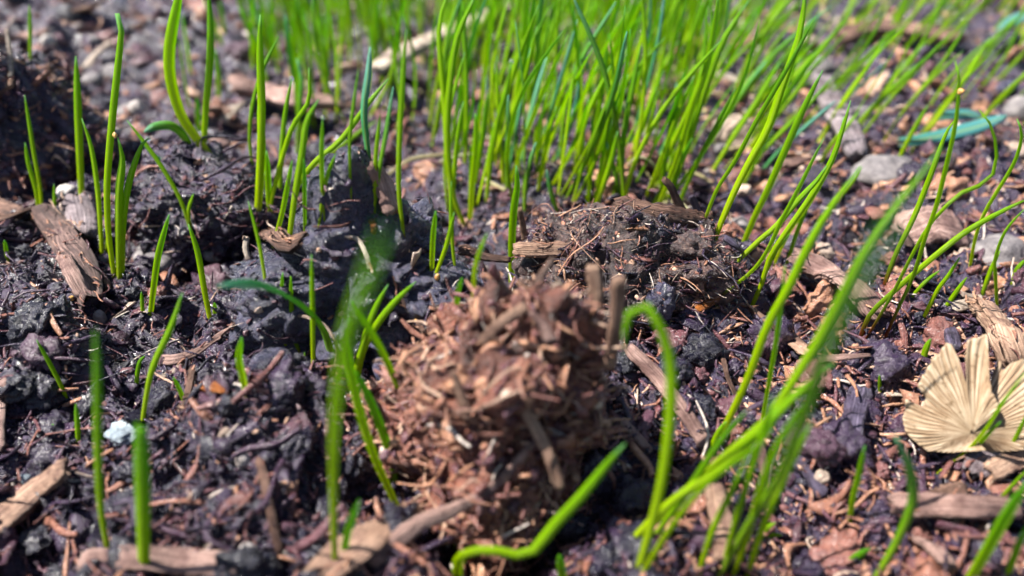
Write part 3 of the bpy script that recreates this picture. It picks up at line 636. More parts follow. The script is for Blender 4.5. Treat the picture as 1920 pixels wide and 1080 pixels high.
add_two = [('broad blue-green leaf lying flat by the right edge, lower of the two', 19, [(1684, 268), (1747, 258), (1813, 243), (1860, 228), (1888, 216)]),
           ('blue-green leaf lying flat by the right edge, upper of the two', 15, [(1753, 221), (1785, 215), (1815, 214), (1842, 219)]),
           ('pale blue-green leaf bent at the upper right corner', 16, [(1868, 70), (1885, 50), (1905, 36), (1935, 28)])]
for lab, wp, pts in add_two:
    b, _ = hit(*pts[0], True); P = [np.array(on_plane_y(x, y, b.y-.75+.05*i)) for i, (x, y) in enumerate(pts)]
    add_blade(P, wp*axis_depth(b)/FPX*1.3, 'blade_teal_leaf', lab, cat='leaf', face=(0, -.75, .65), name='leaf', depth=.10)
# amber grains on blades
def bead(px, py, Y, r, mat, label, cat='grain', name='grain'):
    v, f = crumb_template(3, px*.1, .12); p = on_plane_y(px, py, Y); o = new_mesh(name, v*r, f, M[mat]); o.location = p; return tag(o, label, cat)
y1 = hit(214, 520)[0].y; bead(216, 253, y1-.04, .036, 'amber', 'small amber grain stuck to the tallest blade of the left clump')
y1 = hit(1660, 635)[0].y; bead(1803, 172, y1+.10, .036, 'amber', 'tiny amber grain stuck near the tip of the tall red-based blade')
# the dense stand behind: individuals up to 300 blades in all, the rest one mass
n_ind = 300-len(B)
rd = random.Random(12)
DENSE_L = 'thin green blade in the dense blurred stand that fills the top middle'
RIGHT_L = 'thin green blade in the sparse blurred stand at the upper right'
cand = []
for i in range(3300):
    py = rd.uniform(-60, 395); px = rd.uniform(-100, 2050)
    d = flat(px, py)
    # density of the stand over the ground as seen: thick in the middle, thin at the right, none at the left
    lim = 395 if 800 < px < 1290 else (330 if px >= 1290 else 260)
    if py > lim: continue
    if px < 470: dens = .02 if px < 300 else .04
    elif px < 620: dens = .95 if py < 130 else (.4 if py < 200 else .06)
    elif px < 820: dens = 1 if py < 120 else .25
    elif px < 960 and 120 < py < 230: dens = .22
    elif px < 1300: dens = 1 if py < 180 else .72
    elif px < 1420: dens = .55
    else: dens = .22 if py > 40 else .45
    dens *= min(1, .35+(420-py)/500)*1.0
    if rd.random() > dens: continue
    cand.append((py, px))
cand.sort(reverse=True)
mass = ([], [], []); moff = 0
for k, (py, px) in enumerate(cand):
    p = flat(px, py); x, y = p.x, p.y; z = gz(x, y)
    right = px > 1390
    h = rd.uniform(1.3, 3.3) if not right else rd.uniform(1.2, 2.6)
    if py > 300 and px > 800: h = rd.uniform(1.0, 3.0)
    if px < 620: h = min(h, rd.uniform(1.0, 2.6))
    if px < 470: h = rd.uniform(.6, 1.5)
    lean = rd.gauss(.20, .12)+(.30 if px > 1290 else 0)-(.16 if px < 800 else 0); ly = rd.gauss(0, .12); cv = rd.gauss(0, .05)
    P = [np.array((x, y, z-.1))]
    for t in (.3, .65, 1): P.append(np.array((x+h*(lean*t+cv*math.sin(t*3.1)*1.2), y+h*ly*t, z+h*(t-.12*abs(lean)*t*t))))
    wd = rd.uniform(.05, .088)*(1+.010*max(0, y-10)); u = rd.random()
    mt = 'blade' if u < .55 else ('blade_dark' if u < .86 else ('blade_teal_tip' if u < .95 else 'blade_teal'))
    if k < n_ind:
        add_blade(P, wd, mt, RIGHT_L if right else DENSE_L, 'sparse stand at the upper right' if right else 'dense stand behind the clods', yaw=rd.uniform(-1, 1))
    else:
        v_, f_, uv_ = blade_mesh(P, wd, rd.uniform(-1, 1), n=10); f_ = [[q+moff for q in ff] for ff in f_]
        mass[0].append(v_); mass[1].extend(f_); mass[2].append(uv_); moff += len(v_)
if moff:
    o = new_mesh('far_grass', np.concatenate(mass[0]), mass[1], M['blade_dark'], uv=np.concatenate(mass[2])); tag(o, 'blurred mass of green grass beyond the dense stand', 'grass', kind='stuff')
print('candidates', len(cand))
# ------------------------------------------------------------------ wood pieces, sticks and shreds
def wood(name, cat, label, mat, pts, wpx, thick=.5, lift=.3, jag=.25, rough=.10, seed=1, Y=None, taper=(1, 1), dz=None, fray=0, group=None, nr=18, ns=26):
    """an irregular splintered piece along pixel points; lift = part of its thickness above the surface; Y = fixed distances"""
    P = []
    for i, q in enumerate(pts):
        if Y is not None:
            yy = Y[i] if isinstance(Y, (list, tuple)) else Y; p = on_plane_y(q[0], q[1], yy)
        else:
            p, n_ = hit(q[0], q[1]); p = p+n_*0
        P.append(np.array(p))
    P = np.array(P); wid = wpx*axis_depth(Vector(P.mean(0)))/FPX*.5
    if Y is None:
        P[:, 2] += wid*thick*lift
        if dz: P[:, 2] += np.array(dz)
    C = smooth_path(P, ns); T = np.gradient(C, axis=0); T /= np.linalg.norm(T, axis=1)[:, None]
    up = np.array([0, -.45, .9]) if Y is None else np.array([0, -1, .25])
    S = np.cross(T, up); S /= np.linalg.norm(S, axis=1)[:, None]; N = np.cross(S, T)
    r = np.random.default_rng(seed); a = np.arange(nr)/nr*2*math.pi; t = np.linspace(0, 1, ns)
    ridge = 1+r.normal(0, rough, nr)                                 # grooves that run along the grain
    jg0, jg1 = r.uniform(0, jag, nr), r.uniform(0, jag, nr)
    sq = 1/np.maximum(np.abs(np.cos(a)), np.abs(np.sin(a)))**.5
    Lc = np.linalg.norm(np.diff(C, axis=0), axis=1).sum()
    V_ = np.zeros((ns, nr, 3)); wv = 1+.16*perlin(np.stack([t*Lc*2.2+seed*3, t*0+.3, t*0], 1))
    tp = taper[0]+(taper[1]-taper[0])*t
    for i in range(ns):
        e = max(0, 1-min(t[i], 1-t[i])/.04); shrink = 1-.25*e
        rr = ridge*sq*wv[i]*tp[i]*shrink*(1+.06*r.normal(0, 1, nr)*1)
        V_[i] = C[i]+S[i]*(np.cos(a)*rr*wid)[:, None]+N[i]*(np.sin(a)*rr*wid*thick)[:, None]
    for side, jg in ((0, jg0), (-1, jg1)):
        dr = -T[0] if side == 0 else T[-1]; V_[side] += dr[None]*(jg*wid*2)[:, None]
    V_ = V_.reshape(-1, 3)
    q = np.arange(ns*nr).reshape(ns, nr)
    F_ = np.stack([q[:-1], q[1:], np.roll(q, -1, 1)[1:], np.roll(q, -1, 1)[:-1]], -1).reshape(-1, 4).tolist()
    c0, c1 = len(V_), len(V_)+1; V_ = np.vstack([V_, C[0], C[-1]])
    for j in range(nr):
        k = (j+1) % nr; F_ += [[c0, q[0, j], q[0, k]], [c1, q[-1, k], q[-1, j]]]
    uv = np.stack([np.repeat(t*Lc, nr), np.tile(np.arange(nr)/nr, ns)], 1); uv = np.vstack([uv, [0, .5], [Lc, .5]])
    base = C[len(C)//2]; o = new_mesh(name, V_-base, F_, M[mat], uv=uv); o.location = base; tag(o, label, cat, group)
    if fray:
        Ls = r.uniform(.15, .5, fray)*min(1.5, Lc)*.5; ends = np.where(r.uniform(size=fray) < .5, 0, 1)
        ti = np.clip(np.where(ends == 0, r.uniform(0, .25, fray), r.uniform(.75, 1, fray)), 0, 1); ii = (ti*(ns-1)).astype(int)
        Pf = C[ii]+S[ii]*(r.normal(0, .6, fray)*wid)[:, None]+N[ii]*(r.uniform(.2, 1.1, fray)*wid*thick)[:, None]-base
        sets = []
        for k in range(fray):
            c_, o_, f_ = FI[r.integers(24)]; d = T[ii[k]]*(1 if ends[k] else -1)+r.normal(0, .22, 3); d /= np.linalg.norm(d)
            u = np.cross(d, [0, 0, 1.]); u /= np.linalg.norm(u)+1e-9; w_ = np.cross(u, d); mt = np.stack([d, u, w_], 1)
            loc = (c_+[.3, 0, 0])*Ls[k]+o_*r.uniform(.008, .022); sets.append((loc@mt.T+Pf[k], f_, np.full(len(c_), r.uniform(.6, .98))))
        fo = bits_object('frayed_fibres', None, sets, o); tag(fo, kind='stuff')
    return o
W = wood
W('wood_shard', 'wood shard', 'split tan bark strip lying on top of the ragged clod', 'wood_brown', [(1160, 390), (1215, 400), (1270, 412), (1322, 424)], 36, .5, .6, .5, .14, 3, Y=[8.2, 8.2, 8.25, 8.4], taper=(.8, 1.05), fray=16)
W('stem_piece', 'stem piece', 'short ribbed tan stem jutting left from the ragged clod', 'wood_tan', [(966, 467), (1000, 468), (1045, 466), (1092, 466)], 27, .7, .5, .18, .07, 4, Y=[8.2, 8.15, 8.1, 8.1], fray=10)
W('twig', 'twig', 'thin brown twig with a knobbly end left of the ribbed stem', 'wood_brown', [(862, 470), (880, 472), (905, 482), (955, 488)], 13, .8, .5, .3, .2, 5, Y=[8.2, 8.2, 8.2, 8.2], taper=(1.6, .8), fray=5)
W('splinter', 'splinter', 'standing splinter behind the split bark strip', 'wood_brown', [(1280, 400), (1268, 375), (1258, 352), (1246, 338)], 15, .5, .5, .5, .15, 6, Y=[8.9]*4, taper=(1.1, .7), fray=4)
W('husk', 'husk', 'small dark oval husk standing beside the bark strip', 'wood_purple', [(1310, 405), (1304, 385), (1296, 368)], 13, .35, .5, .1, .1, 7, Y=[8.85]*3)
W('splinter', 'splinter', 'blurred straight tan splinter standing at the right of the brown clod', 'wood_tan', [(1140, 690), (1150, 640), (1157, 580), (1161, 522)], 25, .6, .5, .12, .06, 8, Y=[5.3, 5.3, 5.3, 5.3])
W('splinter', 'splinter', 'blurred round tan stick leaning on the front of the brown clod', 'wood_tan', [(978, 757), (1005, 805), (1030, 855), (1051, 915)], 23, .7, .5, .1, .06, 9, Y=[4.95, 4.85, 4.72, 4.6])
W('stick', 'stick', 'long blurred stick slanting down left from the brown clod', 'wood_pink', [(1000, 830), (950, 885), (905, 925), (850, 955), (780, 985), (700, 1050)], 28, .6, .5, .4, .12, 10, Y=[4.95, 4.8, 4.6, 4.5, 4.4, 4.2], taper=(.6, 1.2))
W('splinter', 'splinter', 'blurred pointed splinter rising from the top of the brown clod', 'wood_brown', [(910, 630), (960, 580), (1005, 530), (1034, 487)], 20, .5, .5, .5, .12, 11, Y=[5.5, 5.6, 5.7, 5.8], taper=(1.1, .5))
W('splinter', 'splinter', 'blurred pale splinter slanting across the upper brown clod', 'wood_tan', [(905, 640), (940, 605), (985, 575)], 19, .6, .5, .3, .1, 12, Y=[5.2, 5.2, 5.25])
W('wood_flake', 'wood flake', 'blurred pale pointed flake on the upper face of the brown clod', 'wood_pink', [(1000, 590), (1020, 610), (1030, 636)], 20, .35, .5, .6, .1, 13, Y=[5.15, 5.1, 5.05], taper=(.6, 1.1))
W('wood_flake', 'wood flake', 'blurred brown flake hanging on the left face of the brown clod', 'wood_tan', [(850, 700), (865, 745), (880, 785)], 20, .4, .5, .3, .1, 14, Y=[4.95, 4.9, 4.85], taper=(.6, 1.1))
W('wood_flake', 'wood flake', 'blurred upright flake on the top right of the brown clod', 'wood_tan', [(1118, 585), (1118, 545), (1112, 503)], 26, .4, .5, .4, .1, 15, Y=[5.7, 5.75, 5.8])
W('stick', 'stick', 'flat tan stick lying between the arching blade and the right bundle', 'wood_pink', [(1178, 672), (1230, 722), (1280, 785), (1326, 850)], 30, .35, .6, .2, .07, 16, dz=[.12, .1, .08, .06])
W('stick', 'stick', 'short pinkish stick right of the brown clod', 'wood_pink', [(1165, 797), (1190, 825), (1218, 856)], 17, .6, .6, .2, .08, 17, dz=[.05]*3)
def bark_curl(name, label, mat, pts, wpx, seed, lift, yaw, fray, depth=.62, cat='bark chunk'):
    P = [np.array(hit(a, b)[0])+np.array([0, -.1, l]) for (a, b), l in zip(pts, lift)]; wid = wpx*axis_depth(Vector(P[1]))/FPX
    v, f, uv = blade_mesh(P, wid, yaw, flat_tip=True, n=60, depth=depth); r = np.random.default_rng(seed); c = v.mean(0)
    k = perlin(np.c_[uv[:, 0]*9+seed, uv[:, 1]*2.5, uv[:, 0]*0])*.07+perlin(np.c_[uv[:, 0]*25, uv[:, 1]*9, uv[:, 0]*0+seed])*.03
    ax = P[-1]-P[0]; ax /= np.linalg.norm(ax)
    en = (np.clip(.06-uv[:, 1], 0, 1)-np.clip(uv[:, 1]-.94, 0, 1))/.06
    v = v+np.array([.3, -.8, .5])[None]*(k*wid*1.6)[:, None]-ax[None]*(en*np.abs(perlin(np.c_[uv[:, 0]*12+seed, uv[:, 0]*0, uv[:, 0]*0]))*wid*.9)[:, None]
    o = new_mesh(name, v-c, f, M[mat], uv=np.stack([uv[:, 1]*3, uv[:, 0]], 1)); o.location = c; tag(o, label, cat)
    sets = []
    for _ in range(fray):
        i = r.integers(len(v)); c_, o_, f_ = FI[r.integers(24)]; d = ax+r.normal(0, .3, 3); d /= np.linalg.norm(d); u = np.cross(d, [0, 0, 1.]); u /= np.linalg.norm(u); mt = np.stack([d, u, np.cross(u, d)], 1)
        loc = c_*r.uniform(.2, .7)*wid+o_*r.uniform(.006, .018); sets.append((loc@mt.T+v[i]-c+np.array([0, -.02, .02]), f_, np.full(len(c_), r.uniform(.45, .95))))
    tag(bits_object('frayed_fibres', None, sets, o), kind='stuff'); return o
bark_curl('bark_chunk', 'frayed hollow bark chunk standing on the left soil', 'wood_dark', [(90, 432), (122, 470), (150, 520), (176, 572)], 74, 18, [.35, .30, .25, .16], .5, 90)
W('bark_shred', 'bark shred', 'thin curled bark shred bridging from the left edge to the bark chunk', 'wood_brown', [(-20, 447), (30, 437), (75, 428), (110, 440)], 13, .4, .6, .3, .2, 19, dz=[.2, .25, .3, .35], fray=8)
W('bark_shred', 'bark shred', 'narrow frayed bark strip beside the bark chunk', 'wood_pink', [(128, 505), (145, 540), (165, 572)], 24, .4, .6, .4, .2, 20, dz=[.2, .2, .15], fray=8)
W('bark_chunk', 'bark chunk', 'dusty bark lump at the foot of the tall upright blade', 'wood_grey', [(152, 392), (158, 420), (162, 460)], 50, .6, .5, .3, .16, 21, dz=[.1]*3, fray=14)
W('wood_flake', 'wood flake', 'brown flake at the far left edge above the curled shred', 'wood_brown', [(-15, 405), (15, 418), (45, 430)], 34, .3, .6, .3, .12, 22, dz=[.2]*3)
W('wood_shred', 'wood shred', 'pale curled shred in the middle of the left soil', 'wood_pink', [(298, 684), (335, 686), (375, 675), (420, 648), (445, 640)], 16, .45, .9, .4, .18, 23, dz=[.05, .07, .1, .14, .2], taper=(1.2, .6), fray=6)
W('wood_shred', 'wood shred', 'cream sliver tucked under the pale curled shred', 'wood_cream', [(302, 712), (325, 703), (342, 690)], 12, .4, .9, .3, .1, 24, dz=[.03]*3, taper=(.5, 1.1))
W('husk', 'husk', 'shiny reddish seed husk on the lower left soil', 'wood_orange', [(380, 734), (405, 738), (430, 742)], 22, .5, .7, .05, .06, 25, dz=[.06]*3)
W('stick', 'stick', 'bent pale stick at the far left edge of the soil', 'wood_pink', [(48, 742), (20, 745), (6, 775), (-4, 850)], 24, .5, .7, .3, .1, 26, dz=[.15, .15, .1, 0])
W('stick', 'stick', 'blurred thick tan stick in the bottom left corner', 'wood_tan', [(135, 915), (85, 950), (40, 985), (-25, 1030)], 46, .5, .7, .35, .12, 27, dz=[.2, .18, .15, .1])
W('plank_chip', 'wood chip', 'blurred flat chip along the bottom edge left of the centre', 'wood_pink', [(165, 1078), (260, 1072), (350, 1078), (450, 1085)], 44, .35, .7, .2, .08, 28, dz=[.15]*4)
W('wood_chip', 'wood chip', 'blurred broad tan wood chip at the bottom, left of the snaking blade', 'wood_tan', [(640, 1095), (700, 1055), (755, 1018), (815, 985)], 58, .25, .9, 1.1, .2, 29, dz=[.25, .27, .28, .28], taper=(1.1, .7), fray=24)
W('stick', 'stick', 'slim upright brown stem on the bottom left soil', 'wood_brown', [(490, 880), (502, 925), (512, 975), (528, 1050)], 15, .6, .8, .2, .1, 30, dz=[.12, .1, .08, .06])
W('twig', 'twig', 'forked dry twig behind the reddish husk', 'wood_brown', [(345, 790), (352, 765), (360, 740), (368, 715)], 13, .6, .8, .3, .15, 31, dz=[0, .05, .1, .15], fray=5)
W('rootlet', 'rootlet', 'thin brown rootlet looping before the black clod', 'root', [(540, 600), (560, 592), (585, 598), (610, 612), (628, 640), (632, 670), (622, 700)], 6, .9, .9, .1, .08, 32, Y=[6.9, 6.8, 6.7, 6.6, 6.5, 6.5, 6.5])
W('rootlet', 'rootlet', 'white forked rootlet below the knobbly twig', 'root', [(876, 485), (865, 505), (850, 520), (846, 532), (860, 560)], 6, .9, .9, .1, .08, 33, Y=[8.0, 7.95, 7.9, 7.9, 7.8])
W('rootlet', 'rootlet', 'thin pale rootlet arching over the grey stone', 'root', [(208, 520), (218, 500), (235, 496), (252, 498)], 4, .9, .9, .1, .08, 34, Y=[8.9, 8.9, 8.9, 8.95])
W('bark_shred', 'bark shred', 'curled frayed shred left of the black clod', 'wood_brown', [(500, 452), (525, 470), (545, 488), (570, 478)], 34, .4, .8, .5, .2, 35, dz=[.1, .15, .15, .15], fray=30)
W('bark_shred', 'bark shred', 'small pale stub left of the curled frayed shred', 'wood_cream', [(462, 445), (460, 465), (466, 488)], 11, .5, .8, .3, .15, 36, Y=[8.1, 8.05, 8.0], fray=4)
W('wood_flake', 'wood flake', 'pale brown wood flake half hidden behind the black clod', 'wood_pink', [(705, 372), (722, 395), (738, 432)], 30, .35, .6, .3, .1, 37, dz=[.35, .3, .2])
W('husk', 'husk', 'tiny orange husk on the black clod', 'wood_orange', [(697, 424), (702, 436), (701, 450)], 11, .5, .9, .1, .1, 38, dz=[.06]*3)
W('wood_shred', 'wood shred', 'slim shred stuck to the right face of the black clod', 'wood_brown', [(750, 565), (765, 590), (782, 612), (795, 632)], 7, .5, .9, .3, .15, 39, dz=[.06]*4, fray=3)
W('wood_shred', 'wood shred', 'pale shred curled on the face of the black clod', 'wood_cream', [(648, 452), (672, 460), (688, 490), (694, 515)], 9, .5, .9, .3, .15, 40, dz=[.05]*4, fray=3)
W('wood_chip', 'wood chip', 'broad tan chip lying behind the right crossing blades', 'wood_pink', [(1488, 522), (1540, 548), (1590, 575), (1640, 610)], 52, .25, .6, .35, .12, 41, dz=[.3, .3, .28, .15], fray=8)
W('splinter', 'splinter', 'sharp brown splinter between the two long straight blades', 'wood_brown', [(1402, 604), (1440, 635), (1475, 662), (1508, 685)], 13, .5, .7, .6, .12, 42, dz=[.2, .18, .15, .12], fray=4)
W('splinter', 'splinter', 'tan splinter pile right behind the left straight blade', 'wood_tan', [(1455, 630), (1480, 655), (1510, 680)], 28, .3, .7, .6, .14, 43, dz=[.12]*3, fray=6)
W('splinter', 'splinter', 'flat reddish splinter lying right of the longest straight blade', 'wood_pink', [(1535, 692), (1575, 688), (1622, 684)], 15, .4, .7, .6, .1, 44, dz=[.12]*3, taper=(1, .5))
W('wood_shred', 'wood shred', 'orange shred on the soil below the ragged clod', 'wood_orange', [(1308, 592), (1325, 582), (1345, 568)], 15, .35, .8, .5, .12, 45, dz=[.08]*3, fray=4)
W('wood_shred', 'wood shred', 'thin curved shred upright in the middle of the right soil', 'wood_brown', [(1346, 665), (1356, 700), (1364, 725), (1382, 755)], 9, .5, .9, .4, .1, 46, dz=[.12, .1, .08, .04])
W('husk', 'husk', 'glossy orange husk beside the purple-grey twig', 'wood_orange', [(1526, 838), (1542, 846), (1562, 856)], 27, .5, .8, .15, .1, 47, dz=[.08]*3)
W('twig', 'twig', 'thick purple-grey twig standing in the lower right soil', 'wood_purple', [(1592, 845), (1594, 810), (1600, 780), (1608, 755)], 38, .75, .5, .15, .08, 48, dz=[.05, .1, .14, .16])
W('stick', 'stick', 'thick pale stick lying across the bottom right', 'wood_pink', [(1658, 988), (1730, 990), (1800, 992), (1885, 994)], 40, .7, .7, .2, .08, 49, dz=[.25]*4, fray=5)
W('stick', 'stick', 'blurred pale rounded stick in the bottom bundle of blades', 'wood_tan', [(1332, 945), (1338, 985), (1348, 1030), (1350, 1085)], 38, .6, .7, .2, .08, 50, dz=[.2]*4)
W('splinter', 'splinter', 'pale splinter upright between the bundle blades', 'wood_pink', [(1418, 845), (1424, 870), (1430, 905)], 15, .5, .7, .5, .08, 51, dz=[.15, .12, .08])
W('splinter', 'splinter', 'broken pink splinter in the bottom right corner', 'wood_pink', [(1710, 1035), (1740, 1055), (1770, 1085)], 26, .5, .7, .5, .12, 52, dz=[.15]*3, fray=5)
W('splinter', 'splinter', 'bundle of dark splinters at the lower right below the twig', 'wood_purple', [(1495, 885), (1515, 910), (1535, 945)], 24, .4, .7, .6, .2, 53, dz=[.1]*3, fray=12)
W('bark_chunk', 'bark chunk', 'reddish splintered bark chunk left of the thick pale stick', 'wood_brown', [(1725, 965), (1760, 950), (1795, 940)], 24, .5, .7, .5, .15, 54, dz=[.15]*3, fray=10)
W('bark_chunk', 'bark chunk', 'long brown bark chunk leaning behind the ribbed leaf', 'wood_tan', [(1832, 592), (1850, 630), (1872, 670), (1890, 710)], 56, .4, .6, .35, .16, 55, dz=[.15, .2, .25, .2], fray=14)
W('wood_flake', 'wood flake', 'white flake above the ribbed leaf', 'wood_cream', [(1768, 596), (1790, 590), (1820, 582)], 22, .3, .8, .3, .06, 56, dz=[.1]*3)
W('wood_flake', 'wood flake', 'small white flake behind the brown bark chunk', 'wood_cream', [(1800, 565), (1815, 570), (1835, 572)], 13, .3, .8, .3, .06, 57, dz=[.1]*3)
W('twig', 'twig', 'blue-grey twig stub above the left lobe of the ribbed leaf', 'wood_purple', [(1765, 620), (1775, 645), (1782, 672)], 24, .7, .6, .1, .06, 58, dz=[.12]*3)
W('bark_shred', 'bark shred', 'pile of grey shreds below the ribbed leaf', 'wood_grey', [(1815, 905), (1860, 865), (1920, 830)], 38, .35, .7, .4, .18, 59, dz=[.15]*3, fray=20)
W('bark_shred', 'bark shred', 'tan shred at the right edge below the ribbed leaf', 'wood_tan', [(1850, 905), (1890, 885), (1940, 870)], 36, .35, .7, .3, .12, 60, dz=[.12]*3, fray=6)
W('splinter', 'splinter', 'thin straw sliver on the right soil left of the ribbed leaf', 'wood_cream', [(1658, 752), (1680, 752), (1702, 757)], 8, .5, .8, .5, .1, 61, dz=[.08]*3, taper=(1.2, .3), fray=5)
W('splinter', 'splinter', 'thin tan stem bent over in the soil right of the red-based blades', 'wood_brown', [(1700, 650), (1706, 618), (1711, 590), (1695, 565)], 7, .7, .8, .3, .1, 62, Y=[7.9]*4)
W('splinter', 'splinter', 'dark straight splinter right of the ragged clod', 'wood_purple', [(1358, 470), (1385, 490), (1418, 520)], 12, .5, .8, .5, .1, 63, dz=[.15]*3)
# background
W('stick', 'stick', 'long pale stick slanting up behind the bright lone blade', 'wood_cream', [(712, 182), (780, 145), (850, 112), (955, 62)], 34, .5, .7, .3, .08, 64, dz=[.5, .55, .6, .6])
W('stick', 'stick', 'blurred flat grey-pink stick behind the small stand', 'wood_pink', [(448, 190), (500, 205), (560, 220), (640, 228)], 44, .4, .7, .3, .08, 65, dz=[.3]*4)
W('stick', 'stick', 'blurred grey stick leaning down behind the broad straight blade', 'wood_grey', [(1528, 185), (1550, 230), (1575, 270), (1598, 318)], 42, .6, .7, .3, .1, 66, dz=[.35, .3, .25, .2])
W('stick', 'stick', 'blurred reddish stick behind the stick of the small stand', 'wood_brown', [(390, 225), (415, 222), (440, 226)], 20, .5, .7, .3, .08, 67, dz=[.15]*3)
W('stick', 'stick', 'blurred white sliver by the tallest left blade', 'wood_cream', [(165, 145), (185, 120), (210, 98)], 11, .5, .7, .3, .08, 68, dz=[.2]*3)
W('stick', 'stick', 'straw standing up at the back of the left edge clod', 'wood_cream', [(25, 158), (29, 138), (34, 120)], 8, .6, .7, .3, .08, 69, dz=[.1, .2, .5])
W('stick', 'stick', 'pale splintered stick sticking out at the left edge', 'wood_tan', [(-15, 215), (10, 197), (32, 182)], 16, .5, .7, .3, .12, 70, dz=[.2]*3, fray=8)
W('stick', 'stick', 'reddish brown twig leaning on the left edge clod', 'wood_brown', [(96, 140), (106, 165), (118, 185)], 11, .5, .7, .3, .1, 71, dz=[.15]*3)
W('plank_chip', 'wood chip', 'blurred pale flat chip lying near the upper left corner', 'wood_pink', [(-20, 105), (40, 95), (95, 82)], 22, .4, .7, .3, .1, 72, dz=[.25]*3)
W('bark_chunk', 'bark chunk', 'blurred wide brown bark strip near the upper right', 'wood_brown', [(1570, 100), (1630, 80), (1710, 88), (1790, 105)], 34, .5, .7, .4, .15, 73, dz=[.3]*4)
W('splinter', 'splinter', 'blurred pink chip at the right behind the long arching red-based blade', 'wood_pink', [(1695, 455), (1740, 440), (1790, 450)], 78, .3, .7, .2, .06, 74, dz=[.1]*3)
W('splinter', 'splinter', 'pale splinter pointing up behind the ragged clod, left of the bark strip', 'wood_tan', [(985, 450), (980, 420), (975, 392)], 11, .5, .7, .5, .1, 75, Y=[9.0]*3)
W('stem_piece', 'red stem', 'dark red blurred stem in the centre stand', 'wood_orange', [(1160, 225), (1172, 195), (1182, 155)], 10, .8, .7, .1, .05, 76, dz=[0, .3, .7])
# ------------------------------------------------------------------ stones and grains
def stone(name, cat, label, mat, px, py, w, h, seed, lift=.2, amp=.25, dep=.8):
    p, _ = hit(px, py+h*.35); d = axis_depth(p); rx, rz = w*d/FPX*.5, h*d/FPX*.5/.86
    v, f = ICO[4]; n = 1+amp*perlin(v*.9+seed)+amp*.5*perlin(v*2.2+seed)+amp*.18*perlin(v*6+seed)
    o = new_mesh(name, v*n[:, None]*[rx, rx*dep, rz], f, M[mat]); c = p+Vector((0, rx*dep*.4, rz*lift)); o.location = c; o.rotation_euler = (0, 0, seed); return tag(o, label, cat)
S_ = stone
S_('stone', 'stone', 'grey gravel stone half buried behind the blade leaning right, left side', 'stone_grey', 295, 480, 120, 62, 1.0, .1)
S_('stone', 'stone', 'small grey stone in the dark hollow right of the larger grey one', 'stone_grey', 398, 472, 42, 34, 2.0)
S_('stone', 'stone', 'big grey rock lying flat right of the leaning fan of blades', 'stone_grey', 1665, 322, 125, 60, 3.0, .3)
S_('stone', 'stone', 'rough grey stone at the right edge behind the bent blade', 'stone_grey', 1880, 472, 120, 66, 4.0)
S_('stone', 'stone', 'blurred tan stone left of the very tall curved blade', 'stone_tan', 1385, 245, 100, 62, 5.0)
S_('stone', 'stone', 'blurred pale grey stone below the wide bark strip, upper right', 'stone_grey', 1535, 130, 80, 62, 6.0)
S_('stone', 'stone', 'blurred pinkish grey lump at the right edge near the flat leaves', 'stone_grey', 1910, 205, 70, 60, 7.0)
S_('stone', 'stone', 'grey stone blurred right of the tall leaning blade foot', 'stone_grey', 1385, 425, 50, 40, 8.0)
S_('stone', 'stone', 'pale pebble behind the broad leaning blades, right side', 'stone_tan', 1545, 470, 40, 34, 9.0)
S_('perlite_grain', 'perlite grain', 'white round grain on the bottom left soil', 'perlite', 457, 864, 29, 30, 10.0, .6, .1)
S_('perlite_grain', 'perlite grain', 'large blurred white grain at the bottom edge', 'perlite', 468, 1052, 60, 60, 11.0, .6, .12)
S_('perlite_grain', 'perlite grain', 'blurred whitish grain left of the large white one', 'stone_tan', 398, 1025, 30, 36, 12.0, .6, .2)
S_('perlite_grain', 'perlite grain', 'blurred cream grain above the dark hollow, lower left', 'stone_tan', 423, 816, 26, 26, 13.0, .6, .2)
S_('perlite_grain', 'perlite grain', 'blurred bluish white grain near the left edge', 'ice', 48, 902, 26, 22, 14.0, .6, .2)
S_('mineral_lump', 'mineral lump', 'icy white lump behind the widest blurred blade', 'ice', 228, 815, 62, 22, 15.0, .4, .45)
S_('mineral_lump', 'mineral lump', 'small blue-grey cylinder-like lump on the left soil', 'stone_grey', 188, 594, 24, 30, 16.0, .4, .1)
S_('perlite_grain', 'perlite grain', 'white chip lying left of the tall upright blade', 'perlite', 125, 362, 40, 22, 17.0, .6, .3)
S_('perlite_grain', 'perlite grain', 'small white flake at the far left edge of the soil', 'perlite', 3, 586, 14, 18, 18.0, .6, .3)
S_('perlite_grain', 'perlite grain', 'blurred white speck under the blurred arched leaf', 'perlite', 258, 208, 30, 30, 19.0, .6, .3)
S_('perlite_grain', 'perlite grain', 'blurred white pebble at the upper left, on the flat pale chip', 'perlite', 90, 80, 30, 22, 20.0, .6, .3)
S_('perlite_grain', 'perlite grain', 'small white grain at the foot of the orange husk', 'perlite', 1557, 812, 15, 18, 21.0, .6, .1)
S_('perlite_grain', 'perlite grain', 'cream crumb below the tiny yellow shoot', 'stone_tan', 1540, 898, 34, 26, 22.0, .6, .4)
S_('seed', 'seed', 'round tan seed on the right flank of the black clod', 'amber', 820, 520, 12, 12, 23.0, .6, .08)
S_('seed', 'seed', 'tiny yellow seed on the front of the black clod', 'amber', 780, 600, 8, 8, 24.0, .6, .08)
S_('seed', 'seed', 'tiny yellow seed below the blue-black lump', 'amber', 506, 693, 10, 10, 25.0, .6, .08)
S_('seed', 'seed', 'pale yellow seed on the left soil by the bark chunk', 'amber', 134, 560, 12, 9, 26.0, .6, .08)
S_('seed', 'seed', 'yellow seed right of the arching blade', 'amber', 1275, 663, 9, 9, 27.0, .6, .08)
S_('seed', 'seed', 'white seed coat at the foot of the lone leaning blade', 'perlite', 284, 600, 14, 8, 28.0, .6, .1)
